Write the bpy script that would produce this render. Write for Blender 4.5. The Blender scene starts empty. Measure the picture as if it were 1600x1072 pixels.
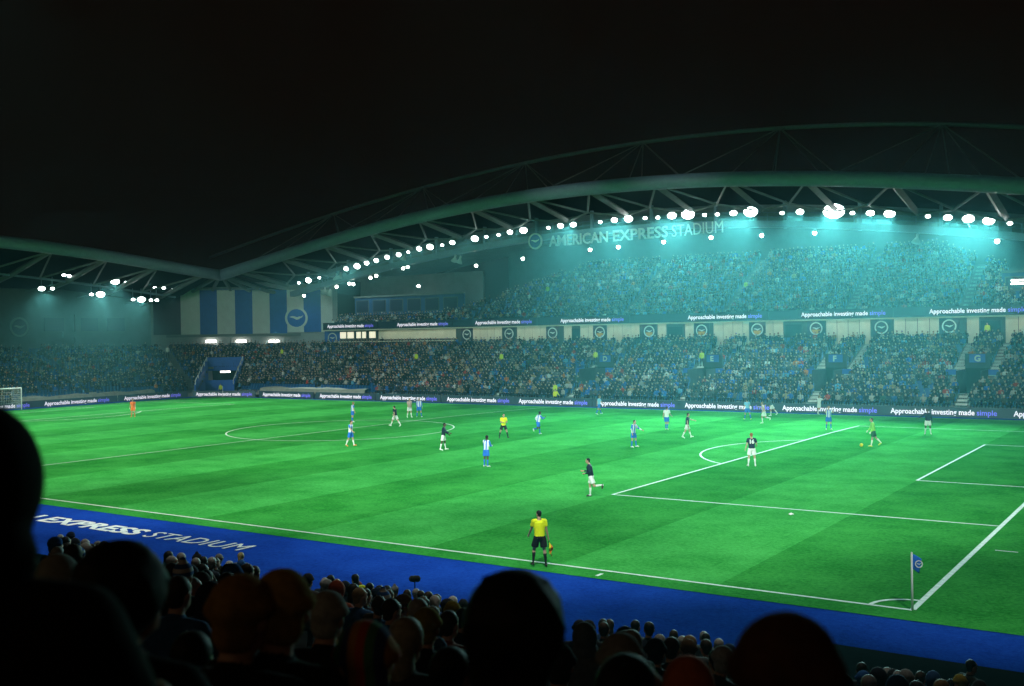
import bpy, bmesh, math, random
import numpy as np
from mathutils import Vector, Matrix
random.seed(7); rng = np.random.default_rng(11)
R = math.radians
scene = bpy.context.scene
col = scene.collection

# ------------------------------------------------------------------ camera
CX, CY, CZ, YAW, PIT, ROL, FPX = 6.7135384, -28.7422539, 7.4523460, -0.59330598, -0.00716528, -0.01593335, 1628.23475
_cy, _sy, _cp, _sp = math.cos(YAW), math.sin(YAW), math.cos(PIT), math.sin(PIT)
FW = Vector((_sy*_cp, _cy*_cp, _sp)); _rt = Vector((_cy, -_sy, 0)); _up = _rt.cross(FW)
RT = math.cos(ROL)*_rt + math.sin(ROL)*_up
UP = -math.sin(ROL)*_rt + math.cos(ROL)*_up
EYE = Vector((CX, CY, CZ))
def U(px, py, axis, val):
    """world point on the plane axis = val that the photograph shows at pixel (px, py) of 1600 x 1072"""
    d = FW + (px-800)/FPX*RT - (py-536)/FPX*UP
    i = 'xyz'.index(axis); t = (val-EYE[i])/d[i]
    return EYE + t*d
def proj(p):
    d = Vector(p)-EYE; w = d.dot(FW)
    return 800+FPX*d.dot(RT)/w, 536-FPX*d.dot(UP)/w, w
cam_d = bpy.data.cameras.new('camera'); cam = bpy.data.objects.new('camera', cam_d); col.objects.link(cam)
cam_d.sensor_width = 36; cam_d.lens = 36*FPX/1600; cam_d.clip_start = 0.1; cam_d.clip_end = 2000
M3 = Matrix((RT, UP, -FW)).transposed(); cam.matrix_world = Matrix.Translation(EYE) @ M3.to_4x4()
cam_d.dof.use_dof = True; cam_d.dof.focus_distance = 70; cam_d.dof.aperture_fstop = 2.8
scene.camera = cam

# ------------------------------------------------------------------ materials
def nodes_of(name):
    m = bpy.data.materials.new(name); m.use_nodes = True
    nt = m.node_tree; b = nt.nodes['Principled BSDF']; return m, nt, b
def mat(name, c, rough=.7, var=.12, scale=6., metal=0., spec=.3, objcol=False, bump=0.):
    m, nt, b = nodes_of(name); N, L = nt.nodes, nt.links
    b.inputs['Roughness'].default_value = rough; b.inputs['Metallic'].default_value = metal
    b.inputs['Specular IOR Level'].default_value = spec
    tc = N.new('ShaderNodeTexCoord'); nz = N.new('ShaderNodeTexNoise'); nz.inputs['Scale'].default_value = scale
    nz.inputs['Detail'].default_value = 4; L.new(tc.outputs['Object'], nz.inputs['Vector'])
    mr = N.new('ShaderNodeMapRange'); mr.inputs[1].default_value = .3; mr.inputs[2].default_value = .7
    mr.inputs[3].default_value = 1-var; mr.inputs[4].default_value = 1+var; L.new(nz.outputs['Fac'], mr.inputs[0])
    mx = N.new('ShaderNodeMix'); mx.data_type = 'RGBA'; mx.blend_type = 'MULTIPLY'; mx.inputs[0].default_value = 1
    L.new(mr.outputs[0], mx.inputs[7])
    if objcol:
        oi = N.new('ShaderNodeObjectInfo'); L.new(oi.outputs['Color'], mx.inputs[6])
    else: mx.inputs[6].default_value = (*c, 1)
    L.new(mx.outputs[2], b.inputs['Base Color'])
    if bump:
        bp = N.new('ShaderNodeBump'); bp.inputs['Strength'].default_value = bump; L.new(nz.outputs['Fac'], bp.inputs['Height']); L.new(bp.outputs[0], b.inputs['Normal'])
    return m
def emis(name, c, s, sample=False):
    m, nt, b = nodes_of(name)
    b.inputs['Base Color'].default_value = (*[min(.8, x) for x in c], 1); b.inputs['Emission Color'].default_value = (*c, 1); b.inputs['Emission Strength'].default_value = s
    if not sample: m.cycles.emission_sampling = 'NONE'
    return m
M = {}
M['steel'] = mat('painted_steel', (.21,.28,.37), .45, .06, 2, spec=.4)
M['steel_dark'] = mat('weathered_steel', (.15,.18,.18), .55, .1, 2)
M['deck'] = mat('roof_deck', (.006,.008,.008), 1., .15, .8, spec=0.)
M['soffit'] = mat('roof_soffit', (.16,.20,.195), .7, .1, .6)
M['concrete'] = mat('concrete', (.20,.21,.20), .85, .15, 1.5)
M['wall_grey'] = mat('render_wall', (.30,.33,.32), .8, .08, .7)
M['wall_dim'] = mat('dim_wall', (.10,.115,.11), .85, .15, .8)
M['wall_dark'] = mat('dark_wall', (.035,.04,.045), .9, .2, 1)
M['panel'] = mat('cladding_panel', (.72,.69,.54), .6, .08, 1.2)
M['panel_gap'] = mat('panel_gap', (.05,.055,.055), .8)
M['navy'] = mat('navy_board', (.012,.02,.05), .35, .1, 3)
M['blue'] = mat('club_blue', (.02,.10,.42), .5, .08, 2)
M['blue_dim'] = mat('box_blue', (.015,.06,.16), .6, .15, .6)
M['white'] = mat('white_paint', (.78,.78,.76), .5, .05, 3)
M['banner_white'] = mat('banner_white', (.60,.66,.62), .7, .06, 1)
M['seat'] = mat('blue_seat_plastic', (.008,.085,.25), .4, .15, 4)
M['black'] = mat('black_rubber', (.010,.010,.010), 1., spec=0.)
M['amber'] = mat('amber_paint', (.6,.32,.05), .6)
M['tarp'] = mat('pale_tarpaulin', (.30,.31,.26), .7, .15, 2)
M['gloss'] = mat('lamp_housing', (.25,.26,.26), .4, .05, 5, metal=.4)
M['flagcloth'] = mat('flag_blue', (.02,.16,.62), .7)
M['yellow'] = mat('yellow_cloth', (.85,.72,.02), .7); M['orange'] = mat('orange_cloth', (.85,.13,.02), .7)
M['foam'] = mat('grey_windshield', (.03,.03,.03), .95, .3, 60, bump=.4)
M['aisle'] = mat('aisle_steps', (.62,.63,.57), .85, .12, 2)
M['net'] = mat('net_white', (.7,.72,.7), .8)
M['lamp'] = emis('floodlight_lens', (.95,1,.97), 22)
M['lamp_warm'] = emis('floodlight_lens_warm', (1,.96,.86), 25)
M['tube_lamp'] = emis('tube_lamp', (1,.93,.85), 9)
M['window_lit'] = emis('lit_window', (.95,.85,.62), .9)
M['led_white'] = emis('led_white', (.95,.84,1.0), .8)
M['led_blue'] = emis('led_purple', (.16,.14,.75), .7)
M['led_board'] = emis('led_panel', (.02,.045,.06), .2)
def attr_mat(name, attr='Col', rough=.8):
    m, nt, b = nodes_of(name); a = nt.nodes.new('ShaderNodeAttribute'); a.attribute_name = attr
    nt.links.new(a.outputs['Color'], b.inputs['Base Color']); b.inputs['Roughness'].default_value = rough; b.inputs['Specular IOR Level'].default_value = .15
    return m
M['crowd'] = attr_mat('crowd_clothes')
M['coat'] = mat('coat_cloth', (1,1,1), .85, .18, 14, objcol=True, spec=.1, bump=.15)
M['hat'] = mat('knitted_wool', (1,1,1), .95, .22, 40, objcol=True, spec=.05, bump=.4)
M['hair'] = mat('hair', (1,1,1), .6, .25, 30, objcol=True, spec=.25, bump=.3)
M['skin'] = mat('skin_pale', (.52,.30,.21), .55, .06, 8); M['skin_dark'] = mat('skin_brown', (.10,.05,.03), .5, .08, 8)
M['lip'] = mat('lips', (.30,.10,.08), .5); M['eye'] = mat('eyes', (.02,.015,.012), .3)
M['trousers'] = mat('dark_trousers', (.018,.02,.028), .85, .15, 10); M['shoe'] = mat('dark_shoes', (.012,.012,.012), .5)
def plain(n, c, **k): M[n] = mat(n, c, .75, .06, 8, **k)
plain('navy_cloth', (.008,.012,.035)); plain('white_cloth', (.78,.78,.76)); plain('blue_cloth', (.02,.15,.62)); plain('sky_cloth', (.22,.48,.72))
plain('yellow_shirt', (.82,.86,.01)); plain('black_cloth', (.008,.008,.009)); plain('orange_kit', (.85,.17,.03)); plain('green_kit', (.32,.72,.12))
plain('hivis', (.62,.75,.03)); plain('pink_cloth', (.62,.42,.38)); plain('boot_white', (.8,.8,.72)); plain('boot_orange', (.75,.22,.05)); plain('boot_dark', (.05,.03,.03)); plain('boot_yellow', (.75,.8,.1))
plain('green_dark', (.02,.10,.05)); plain('glove', (.85,.82,.7)); plain('grey_teal', (.06,.12,.14))
def stripe_mat():
    m, nt, b = nodes_of('striped_shirt'); N, L = nt.nodes, nt.links
    tc = N.new('ShaderNodeTexCoord'); sx = N.new('ShaderNodeSeparateXYZ'); L.new(tc.outputs['Object'], sx.inputs[0])
    ma = N.new('ShaderNodeMath'); ma.operation = 'MULTIPLY'; ma.inputs[1].default_value = 2*math.pi/.17; L.new(sx.outputs[0], ma.inputs[0])
    si = N.new('ShaderNodeMath'); si.operation = 'COSINE'; L.new(ma.outputs[0], si.inputs[0])
    gt = N.new('ShaderNodeMath'); gt.operation = 'GREATER_THAN'; gt.inputs[1].default_value = -.1; L.new(si.outputs[0], gt.inputs[0])
    mx = N.new('ShaderNodeMix'); mx.data_type = 'RGBA'; L.new(gt.outputs[0], mx.inputs[0])
    mx.inputs[6].default_value = (.02,.15,.62,1); mx.inputs[7].default_value = (.78,.78,.76,1)
    L.new(mx.outputs[2], b.inputs['Base Color']); b.inputs['Roughness'].default_value = .75
    return m
M['stripes'] = stripe_mat()
def hat_stripes(name, cols, per, axis=0):
    m, nt, b = nodes_of(name); N, L = nt.nodes, nt.links
    tc = N.new('ShaderNodeTexCoord'); sx = N.new('ShaderNodeSeparateXYZ'); L.new(tc.outputs['Object'], sx.inputs[0])
    ma = N.new('ShaderNodeMath'); ma.operation = 'MULTIPLY'; ma.inputs[1].default_value = 1/per; L.new(sx.outputs[axis], ma.inputs[0])
    fr = N.new('ShaderNodeMath'); fr.operation = 'FRACT'; L.new(ma.outputs[0], fr.inputs[0])
    cr = N.new('ShaderNodeValToRGB'); cr.color_ramp.interpolation = 'CONSTANT'; L.new(fr.outputs[0], cr.inputs[0])
    e = cr.color_ramp.elements; e[0].color = (*cols[0],1); e[1].position = 1/len(cols); e[1].color = (*cols[1],1)
    for i in range(2, len(cols)): x = e.new(i/len(cols)); x.color = (*cols[i],1)
    L.new(cr.outputs[0], b.inputs['Base Color']); b.inputs['Roughness'].default_value = .95
    return m
M['hat_striped'] = hat_stripes('striped_wool', [(.50,.07,.03),(.07,.24,.12),(.04,.06,.20),(.48,.22,.05)], .11)
M['hat_bluewhite'] = hat_stripes('blue_white_wool', [(.6,.6,.6),(.03,.12,.4)], .07, 2)

def grass_mat(name, c, c2):
    m, nt, b = nodes_of(name); N, L = nt.nodes, nt.links
    b.inputs['Roughness'].default_value = .85; b.inputs['Specular IOR Level'].default_value = 0.
    tc = N.new('ShaderNodeTexCoord')
    n1 = N.new('ShaderNodeTexNoise'); n1.inputs['Scale'].default_value = .35; n1.inputs['Detail'].default_value = 8; n1.inputs['Roughness'].default_value = .7
    n2 = N.new('ShaderNodeTexNoise'); n2.inputs['Scale'].default_value = 7; n2.inputs['Detail'].default_value = 6; n2.inputs['Roughness'].default_value = .8
    for n in (n1, n2): L.new(tc.outputs['Object'], n.inputs['Vector'])
    ad = N.new('ShaderNodeMath'); ad.operation = 'MULTIPLY_ADD'; ad.inputs[1].default_value = .55; L.new(n2.outputs['Fac'], ad.inputs[0])
    m2 = N.new('ShaderNodeMath'); m2.operation = 'MULTIPLY'; m2.inputs[1].default_value = .45; L.new(n1.outputs['Fac'], m2.inputs[0]); L.new(m2.outputs[0], ad.inputs[2])
    mr = N.new('ShaderNodeMapRange'); mr.inputs[1].default_value = .40; mr.inputs[2].default_value = .60; L.new(ad.outputs[0], mr.inputs[0])
    mx = N.new('ShaderNodeMix'); mx.data_type = 'RGBA'; L.new(mr.outputs[0], mx.inputs[0]); mx.inputs[6].default_value = (*c,1); mx.inputs[7].default_value = (*c2,1)
    L.new(mx.outputs[2], b.inputs['Base Color'])
    bp = N.new('ShaderNodeBump'); bp.inputs['Strength'].default_value = .5; bp.inputs['Distance'].default_value = .05; L.new(n2.outputs['Fac'], bp.inputs['Height']); L.new(bp.outputs[0], b.inputs['Normal'])
    return m
M['grass_light'] = grass_mat('grass_light', (.022,.220,.029), (.078,.42,.086))
M['grass_dark'] = grass_mat('grass_dark', (.012,.158,.017), (.054,.325,.056))
M['turf_blue'] = grass_mat('blue_turf', (.006,.030,.25), (.012,.062,.41))
M['earth'] = mat('dark_tarmac', (.03,.03,.03), 1., .2, 1, spec=0.)

# ------------------------------------------------------------------ helpers
def tag(o, label=None, cat=None, group=None, kind=None):
    for k, v in (('label', label), ('category', cat), ('group', group), ('kind', kind)):
        if v: o[k] = v
    return o
def empty(name, loc, rz=0., label=None, cat=None, group=None):
    o = bpy.data.objects.new(name, None); col.objects.link(o); o.location = loc; o.rotation_euler.z = rz; o.empty_display_size = .2
    return tag(o, label, cat, group)
class MB:
    def __init__(s): s.v = []; s.f = []; s.m = []
    def add(s, vs, fs, mi=0):
        n = len(s.v); s.v += [tuple(x) for x in vs]; s.f += [tuple(i+n for i in f) for f in fs]; s.m += [mi]*len(fs); return s
    def box(s, a, b, mi=0):
        x0,y0,z0 = a; x1,y1,z1 = b
        return s.add([(x0,y0,z0),(x1,y0,z0),(x1,y1,z0),(x0,y1,z0),(x0,y0,z1),(x1,y0,z1),(x1,y1,z1),(x0,y1,z1)],
                     [(0,3,2,1),(4,5,6,7),(0,1,5,4),(1,2,6,5),(2,3,7,6),(3,0,4,7)], mi)
    def prism(s, poly, axis, a, b, mi=0):
        """polygon of 2-D points swept along axis from a to b"""
        n = len(poly)
        def P(u, w, t): return {'x':(t,u,w),'y':(u,t,w),'z':(u,w,t)}[axis]
        vs = [P(u,w,a) for u,w in poly]+[P(u,w,b) for u,w in poly]
        return s.add(vs, [tuple(range(n))[::-1], tuple(range(n,2*n))]+[(i,(i+1)%n,(i+1)%n+n,i+n) for i in range(n)], mi)
    def tube(s, pts, r, n=8, mi=0, caps=True, flat=1.):
        pts = [Vector(p) for p in pts]; rs = r if isinstance(r, (list, tuple)) else [r]*len(pts)
        rings = []; up = None
        for i, p in enumerate(pts):
            d = (pts[min(i+1,len(pts)-1)]-pts[max(i-1,0)]).normalized()
            if up is None: up = Vector((0,0,1)) if abs(d.z) < .9 else Vector((1,0,0))
            a = d.cross(up)
            if a.length < 1e-4: a = d.cross(Vector((0,1,0)))
            a.normalize(); b_ = a.cross(d).normalized()
            rings.append([p+rs[i]*(math.cos(2*math.pi*k/n)*a+flat*math.sin(2*math.pi*k/n)*b_) for k in range(n)])
        vs = [v for rg in rings for v in rg]; fs = []
        for i in range(len(pts)-1):
            for k in range(n): fs.append((i*n+k,i*n+(k+1)%n,(i+1)*n+(k+1)%n,(i+1)*n+k))
        if caps: fs += [tuple(range(n))[::-1], tuple(range((len(pts)-1)*n, len(pts)*n))]
        return s.add(vs, fs, mi)
    def ball(s, c, rx, ry=None, rz=None, nu=12, nv=8, mi=0, rot=None):
        ry = ry or rx; rz = rz or rx; c = Vector(c); vs = []
        T = rot or Matrix.Identity(3)
        vs.append(c+T@Vector((0,0,-rz)))
        for j in range(1, nv):
            t = -math.pi/2+math.pi*j/nv
            for i in range(nu):
                p = 2*math.pi*i/nu; vs.append(c+T@Vector((rx*math.cos(t)*math.cos(p), ry*math.cos(t)*math.sin(p), rz*math.sin(t))))
        vs.append(c+T@Vector((0,0,rz))); fs = []; top = len(vs)-1
        for i in range(nu): fs.append((0, 1+(i+1)%nu, 1+i)); fs.append((top, 1+(nv-2)*nu+i, 1+(nv-2)*nu+(i+1)%nu))
        for j in range(nv-2):
            for i in range(nu): a = 1+j*nu+i; b_ = 1+j*nu+(i+1)%nu; fs.append((a,b_,b_+nu,a+nu))
        return s.add(vs, fs, mi)
    def mesh(s, name, mats, smooth=False):
        me = bpy.data.meshes.new(name); me.from_pydata(s.v, [], s.f)
        for m in mats: me.materials.append(m)
        if len(mats) > 1: me.polygons.foreach_set('material_index', s.m)
        if smooth: me.polygons.foreach_set('use_smooth', [True]*len(s.f))
        me.update(); return me
    def build(s, name, mats, parent=None, smooth=False):
        mats = mats if isinstance(mats, (list, tuple)) else [mats]
        o = bpy.data.objects.new(name, s.mesh(name, mats, smooth)); col.objects.link(o)
        if parent: o.parent = parent
        return o
def grid(fn, nu, nv, mi=0):
    b = MB(); vs = [fn(i/nu, j/nv) for j in range(nv+1) for i in range(nu+1)]
    b.add(vs, [(j*(nu+1)+i, j*(nu+1)+i+1, (j+1)*(nu+1)+i+1, (j+1)*(nu+1)+i) for j in range(nv) for i in range(nu)], mi); return b
def text_mesh(s, size, mt, bold=.0, extrude=.01, spacing=1., width=None, shear=0.):
    c = bpy.data.curves.new('t', 'FONT'); c.body = s; c.size = size; c.extrude = extrude; c.offset = bold; c.space_character = spacing; c.shear = shear
    c.resolution_u = 3
    o = bpy.data.objects.new('t', c); col.objects.link(o); bpy.context.view_layer.update()
    me = bpy.data.meshes.new_from_object(o.evaluated_get(bpy.context.evaluated_depsgraph_get())); bpy.data.objects.remove(o); bpy.data.curves.remove(c)
    n = len(me.vertices); co = np.empty(n*3); me.vertices.foreach_get('co', co); co = co.reshape(-1,3)
    co[:,0] -= co[:,0].min()
    if width: co[:,0] *= width/co[:,0].max()
    me.vertices.foreach_set('co', co.ravel()); me.materials.clear(); me.materials.append(mt); me.update()
    return me
def obj(name, me, parent=None, loc=(0,0,0), rot=(0,0,0)):
    o = bpy.data.objects.new(name, me); col.objects.link(o); o.location = loc; o.rotation_euler = rot
    if parent: o.parent = parent
    return o
def interp(pts, x): return float(np.interp(x, [p[0] for p in pts], [p[1] for p in pts]))
def smooth_curve(pts, deg=4):
    xs = np.array([p[0] for p in pts]); ys = np.array([p[1] for p in pts]); c = np.polyfit((xs+52)/60, ys, deg)
    return lambda x: float(np.polyval(c, (x+52)/60))

# ------------------------------------------------------------------ ground, pitch, lines
def clamp(x, a, b): return max(a, min(b, x))
def H(x, y):
    a = -.36*clamp((y-46)/23, 0, 1)**1.5; b = -.25*clamp((-x-98)/12, 0, 1)**1.2
    return min(a, b)
FT = 66.5      # far touchline
def strip(name, m, x0, x1, y0, y1, dz, kind='structure', nx=None, ny=None):
    nx = nx or max(1, int((x1-x0)/2)); ny = ny or max(1, int((y1-y0)/2))
    b = grid(lambda u, v: (x0+u*(x1-x0), y0+v*(y1-y0), H(x0+u*(x1-x0), y0+v*(y1-y0))+dz), nx, ny)
    o = b.build(name, m); 
    if kind: o['kind'] = kind
    return o
g = MB(); g.add([(-900,-900,-.75),(900,-900,-.75),(900,900,-.75),(-900,900,-.75)], [(0,1,2,3)]); g.build('ground', M['earth'])['kind'] = 'structure'
strip('pitch_surround', M['turf_blue'], -111.2, 40, -7.6, 69.6, -.012)
# mown grass: bands across the pitch, each a strip of its own material
pb = MB(); edges = [8,4.2, 0,-5.5,-11,-16.5]+[-16.5-6*i for i in range(1,13)]+[-94,-99.5,-105,-107.6]
for i in range(len(edges)-1):
    xa, xb = edges[i+1], edges[i]; mi = 0 if i % 2 else 1
    if i < 2: mi = 1
    ys = [-1.05, 0]+[2*k for k in range(1,33)]+[FT, 67.4]
    nx = 4
    vs = [(xa+(xb-xa)*u/nx, y, H(xa+(xb-xa)*u/nx, y)) for y in ys for u in range(nx+1)]
    for j in range(len(ys)-1):
        e = 1 if (ys[j] < 0 or ys[j+1] > FT) else mi
        q = [(j*(nx+1)+u, j*(nx+1)+u+1, (j+1)*(nx+1)+u+1, (j+1)*(nx+1)+u) for u in range(nx)]
        if j == 0: base = len(pb.v); pb.v += vs
        pb.f += [tuple(a+base for a in f) for f in q]; pb.m += [e]*nx
pb.build('pitch', [M['grass_light'], M['grass_dark']])['kind'] = 'structure'
M['line'] = mat('pitch_line_paint', (.62,.68,.60), .85, .18, 5)
ln = MB()
def line(a, b, w=.12, dz=.006):
    a = Vector((*a,0)); b = Vector((*b,0)); n = max(1, int((b-a).length/1.5)); d = (b-a).normalized(); s = Vector((-d.y, d.x, 0))*w/2
    vs = []
    for i in range(n+1):
        p = a+(b-a)*i/n
        for q in (p-s, p+s): vs.append((q.x, q.y, H(q.x, q.y)+dz))
    ln.add(vs, [(2*i,2*i+2,2*i+3,2*i+1) for i in range(n)])
def arc(c, r, a0, a1, w=.12, dz=.009):
    n = 64; vs = []
    for i in range(n+1):
        t = R(a0+(a1-a0)*i/n)
        for q in (r-w/2, r+w/2): x, y = c[0]+q*math.cos(t), c[1]+q*math.sin(t); vs.append((x, y, H(x, y)+dz))
    ln.add(vs, [(2*i,2*i+1,2*i+3,2*i+2) for i in range(n)])
line((-105,0),(0,0)); line((-105,FT),(0,FT)); line((0,.06),(0,FT-.06),.16); line((-105,.06),(-105,FT-.06)); line((-52.5,.06),(-52.5,FT-.06),.11)
arc((-52.5,34),9.15,0,360)
for s, x0 in ((-1,0),(1,-105)):
    X = lambda d: x0+s*d
    line((X(.08),13.84),(X(16.5),13.84)); line((X(.08),54.16),(X(16.5),54.16)); line((X(16.5),13.78),(X(16.5),54.22),.13,.010)
    line((X(.08),24.84),(X(5.5),24.84)); line((X(.08),43.16),(X(5.5),43.16)); line((X(5.5),24.78),(X(5.5),43.22),.12,.010)
    a = 53.1; c = (X(11),34); base = 180 if s < 0 else 0
    arc(c, 9.15, base-a, base+a)
    arc((x0,0), 1.1, 90 if s<0 else 0, 180 if s<0 else 90)
line((-9.15,-.75),(-9.15,-.4)); line((.55,9.15),(1.25,9.15),.08)
o = ln.build('pitch_lines', M['line']); o['kind'] = 'structure'
# lettering woven into the blue surround
su = bpy.data.objects['pitch_surround']
me1 = text_mesh('AMERICAN EXPRESS', 1.35, M['white'], .045, .004, 1.02, 15.8)
me2 = text_mesh('STADIUM', 1.35, M['white'], -.002, .004, 1.05, 5.4)
obj('lettering', me1, su, (-43.75,-3.72,.004)); obj('lettering', me2, su, (-27.45,-3.72,.004))

# ------------------------------------------------------------------ people
def rotx(v, a): c, s = math.cos(a), math.sin(a); return Vector((v.x, c*v.y-s*v.z, s*v.y+c*v.z))
def limb_dir(sw, ab, side):
    sw, ab = R(sw), R(ab); return Vector((side*math.sin(ab), math.sin(sw)*math.cos(ab), -math.cos(sw)*math.cos(ab)))
def skeleton(P, h=1.8):
    """joints of a figure facing +Y with the lowest foot on z = 0. P: lean, legs (swing, spread, knee), arms (swing, spread, elbow, inward), head yaw and pitch"""
    k = h/1.8; J = {}
    lean = R(P.get('lean', 4)); side_lean = R(P.get('tilt', 0))
    def tors(x, y, z):
        v = rotx(Vector((x,y,z)), -lean); return Vector((v.x+math.sin(side_lean)*v.z, v.y, v.z))
    J['pelvis'] = Vector((0,0,0)); J['waist'] = tors(0,0,.16); J['chest'] = tors(0,.01,.38); J['shl'] = tors(0,0,.50); J['neck'] = tors(0,.005,.585)
    hd = tors(0,.03,.585)+Vector((0,.02,.125)); J['head'] = hd
    for s, n in ((-1,'L'),(1,'R')):
        sw, ab, kn = P.get('leg'+n, (0,4,3))[:3]
        hip = Vector((s*.095, 0, -.03)); J['hip'+n] = hip
        J['knee'+n] = hip+.43*limb_dir(sw, ab, s); sd = limb_dir(sw-kn, ab*.6, s); J['ank'+n] = J['knee'+n]+.42*sd
        fa = P.get('foot'+n, None); f = sw-kn
        fp = R(f*.75 if fa is None else fa)   # foot pitch: 0 = flat
        J['toe'+n] = J['ank'+n]+Vector((s*.04, .19*math.cos(fp), -.055+.19*math.sin(fp))) if abs(f) < 60 and fa is None else J['ank'+n]+Vector((s*.02,.19*math.cos(fp),.19*math.sin(fp)))
        J['heel'+n] = J['ank'+n]+Vector((0,-.05*math.cos(fp)-.045*math.sin(fp), -.05*math.cos(fp)-.05*math.sin(fp)))
        sw, ab, el, inn = P.get('arm'+n, (0,12,15,0))
        sh = tors(s*.185, 0, .49); J['sh'+n] = sh
        J['elb'+n] = sh+.285*limb_dir(sw, ab, s); fd = limb_dir(sw+el, ab, s); fd.x -= s*math.sin(R(inn)); fd.normalize()
        J['wri'+n] = J['elb'+n]+.25*fd; J['hd'+n] = fd
    low = min(min(J[x+n].z for x in ('toe','heel','ank')) for n in 'LR')
    lift = P.get('z', None); dz = (-low+.035) if lift is None else lift
    for q in J:
        if q[:2] == 'hd': continue
        J[q] = (J[q]+Vector((0,0,dz)))*k
    J['k'] = k; J['yaw'] = R(P.get('yaw', 0)); J['pitch'] = R(P.get('pitch', 0)); return J
def head_parts(b, J):
    k = J['k']; c = J['head']; T = Matrix.Rotation(J['yaw'], 3, 'Z') @ Matrix.Rotation(J['pitch'], 3, 'X')
    g = lambda x, y, z: c+T@(Vector((x,y,z))*k)
    b.ball(g(0,-.005,.025), .077*k, .097*k, .098*k, 16, 12, rot=T)
    b.ball(g(0,.022,-.05), .06*k, .07*k, .075*k, 14, 10, rot=T)
    b.ball(g(0,.07,-.085), .03*k, .025*k, .028*k, 10, 8, rot=T)
    b.tube([g(0,.088,.02), g(0,.108,-.028)], [.010*k,.019*k], 8)
    b.ball(g(0,.083,-.056), .024*k, .014*k, .012*k, 8, 6, rot=T)
    for s in (-1,1):
        b.ball(g(s*.079,-.012,-.005), .012*k, .022*k, .034*k, 8, 6, rot=T)
        b.ball(g(s*.032,.082,.045), .026*k, .014*k, .010*k, 8, 6, rot=T)
    return g
def hand(b, J, n, curl=.6):
    k = J['k']; s = -1 if n == 'L' else 1; w = J['wri'+n]; d = J['hd'+n]
    a = d.cross(Vector((1,0,0)) if abs(d.x) < .8 else Vector((0,1,0))).normalized()   # along the knuckles
    pn = a.cross(d).normalized(); inward = Vector((-s,0,0)); 
    if pn.dot(inward) < 0: pn = -pn
    b.tube([w, w+.05*k*d, w+.09*k*d], [.026*k,.036*k,.036*k], 10, flat=.75)
    for i, L in enumerate((.068,.078,.072,.056)):
        o = w+.088*k*d+a*(i-1.5)*.0195*k; m = o+(d*math.cos(curl*.5)+pn*math.sin(curl*.5))*L*.5*k; e = m+(d*math.cos(curl*1.3)+pn*math.sin(curl*1.3))*L*.5*k
        b.tube([o-d*.02*k, o, m, e], [.0095*k,.0095*k,.009*k,.0075*k], 6)
    f = Vector((0,1,0)); t = a if a.dot(f) > 0 else -a
    b.tube([w+.025*k*d+t*.02*k, w+.055*k*d+t*.045*k+pn*.01*k, w+.09*k*d+t*.05*k+pn*.025*k], [.013*k,.011*k,.009*k], 6)
def body_solid(J, fat=1.):
    b = MB(); k = J['k']
    def ring(c, rx, ry): return c, rx*k*fat, ry*k*fat
    def loft(rs, n=16):
        vs = []; 
        for c, rx, ry in rs:
            for i in range(n): t = 2*math.pi*i/n; vs.append((c.x+rx*math.cos(t), c.y+ry*math.sin(t), c.z))
        fs = [tuple(range(n))[::-1], tuple(range((len(rs)-1)*n, len(rs)*n))]
        for j in range(len(rs)-1):
            for i in range(n): fs.append((j*n+i, j*n+(i+1)%n, (j+1)*n+(i+1)%n, (j+1)*n+i))
        b.add(vs, fs)
    p, w, c, s, nk = J['pelvis'], J['waist'], J['chest'], J['shl'], J['neck']
    loft([ring(p+Vector((0,0,-.1*k)),.11,.09), ring(p,.165,.115), ring(w,.145,.10), ring(c,.175,.118), ring(c.lerp(s,.6),.17,.11), ring(s,.12,.085), ring(s.lerp(nk,.5),.062,.062)])
    b.tube([s, nk, J['head']+Vector((0,-.01,-.03))*k], [.062*k,.054*k,.05*k], 12)
    for n in 'LR':
        b.ball(J['sh'+n], .062*k); b.tube([J['shl'].lerp(J['sh'+n],.5), J['sh'+n]], [.07*k,.058*k], 10)
        b.tube([J['sh'+n], J['sh'+n].lerp(J['elb'+n],.4), J['elb'+n], J['elb'+n].lerp(J['wri'+n],.35), J['wri'+n]], [.052*k,.05*k,.038*k,.04*k,.026*k], 10)
        b.ball(J['elb'+n], .039*k)
        b.ball(J['hip'+n], .088*k); h, q, a = J['hip'+n], J['knee'+n], J['ank'+n]
        b.tube([h, h.lerp(q,.35), q], [.09*k,.084*k,.054*k], 12); b.ball(q, .056*k)
        calf = q.lerp(a,.33)+Vector((0,-.015*k,0)); b.tube([q, calf, q.lerp(a,.75), a], [.052*k,.057*k,.038*k,.034*k], 12)
        b.tube([J['heel'+n], a.lerp(J['toe'+n],.35), J['toe'+n]], [.036*k,.045*k,.032*k], 10); b.tube([a, J['heel'+n]], [.036*k,.036*k], 8)
    return b
def remesh(b, voxel, smooth=2):
    me = b.mesh('tmp', []); o = bpy.data.objects.new('tmp', me); col.objects.link(o)
    m = o.modifiers.new('r', 'REMESH'); m.mode = 'VOXEL'; m.voxel_size = voxel
    if smooth: s = o.modifiers.new('s', 'SMOOTH'); s.iterations = smooth; s.factor = .5
    bpy.context.view_layer.update()
    out = bpy.data.meshes.new_from_object(o.evaluated_get(bpy.context.evaluated_depsgraph_get())); bpy.data.objects.remove(o); bpy.data.meshes.remove(me)
    out.polygons.foreach_set('use_smooth', [True]*len(out.polygons)); out.materials.clear(); return out
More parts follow.
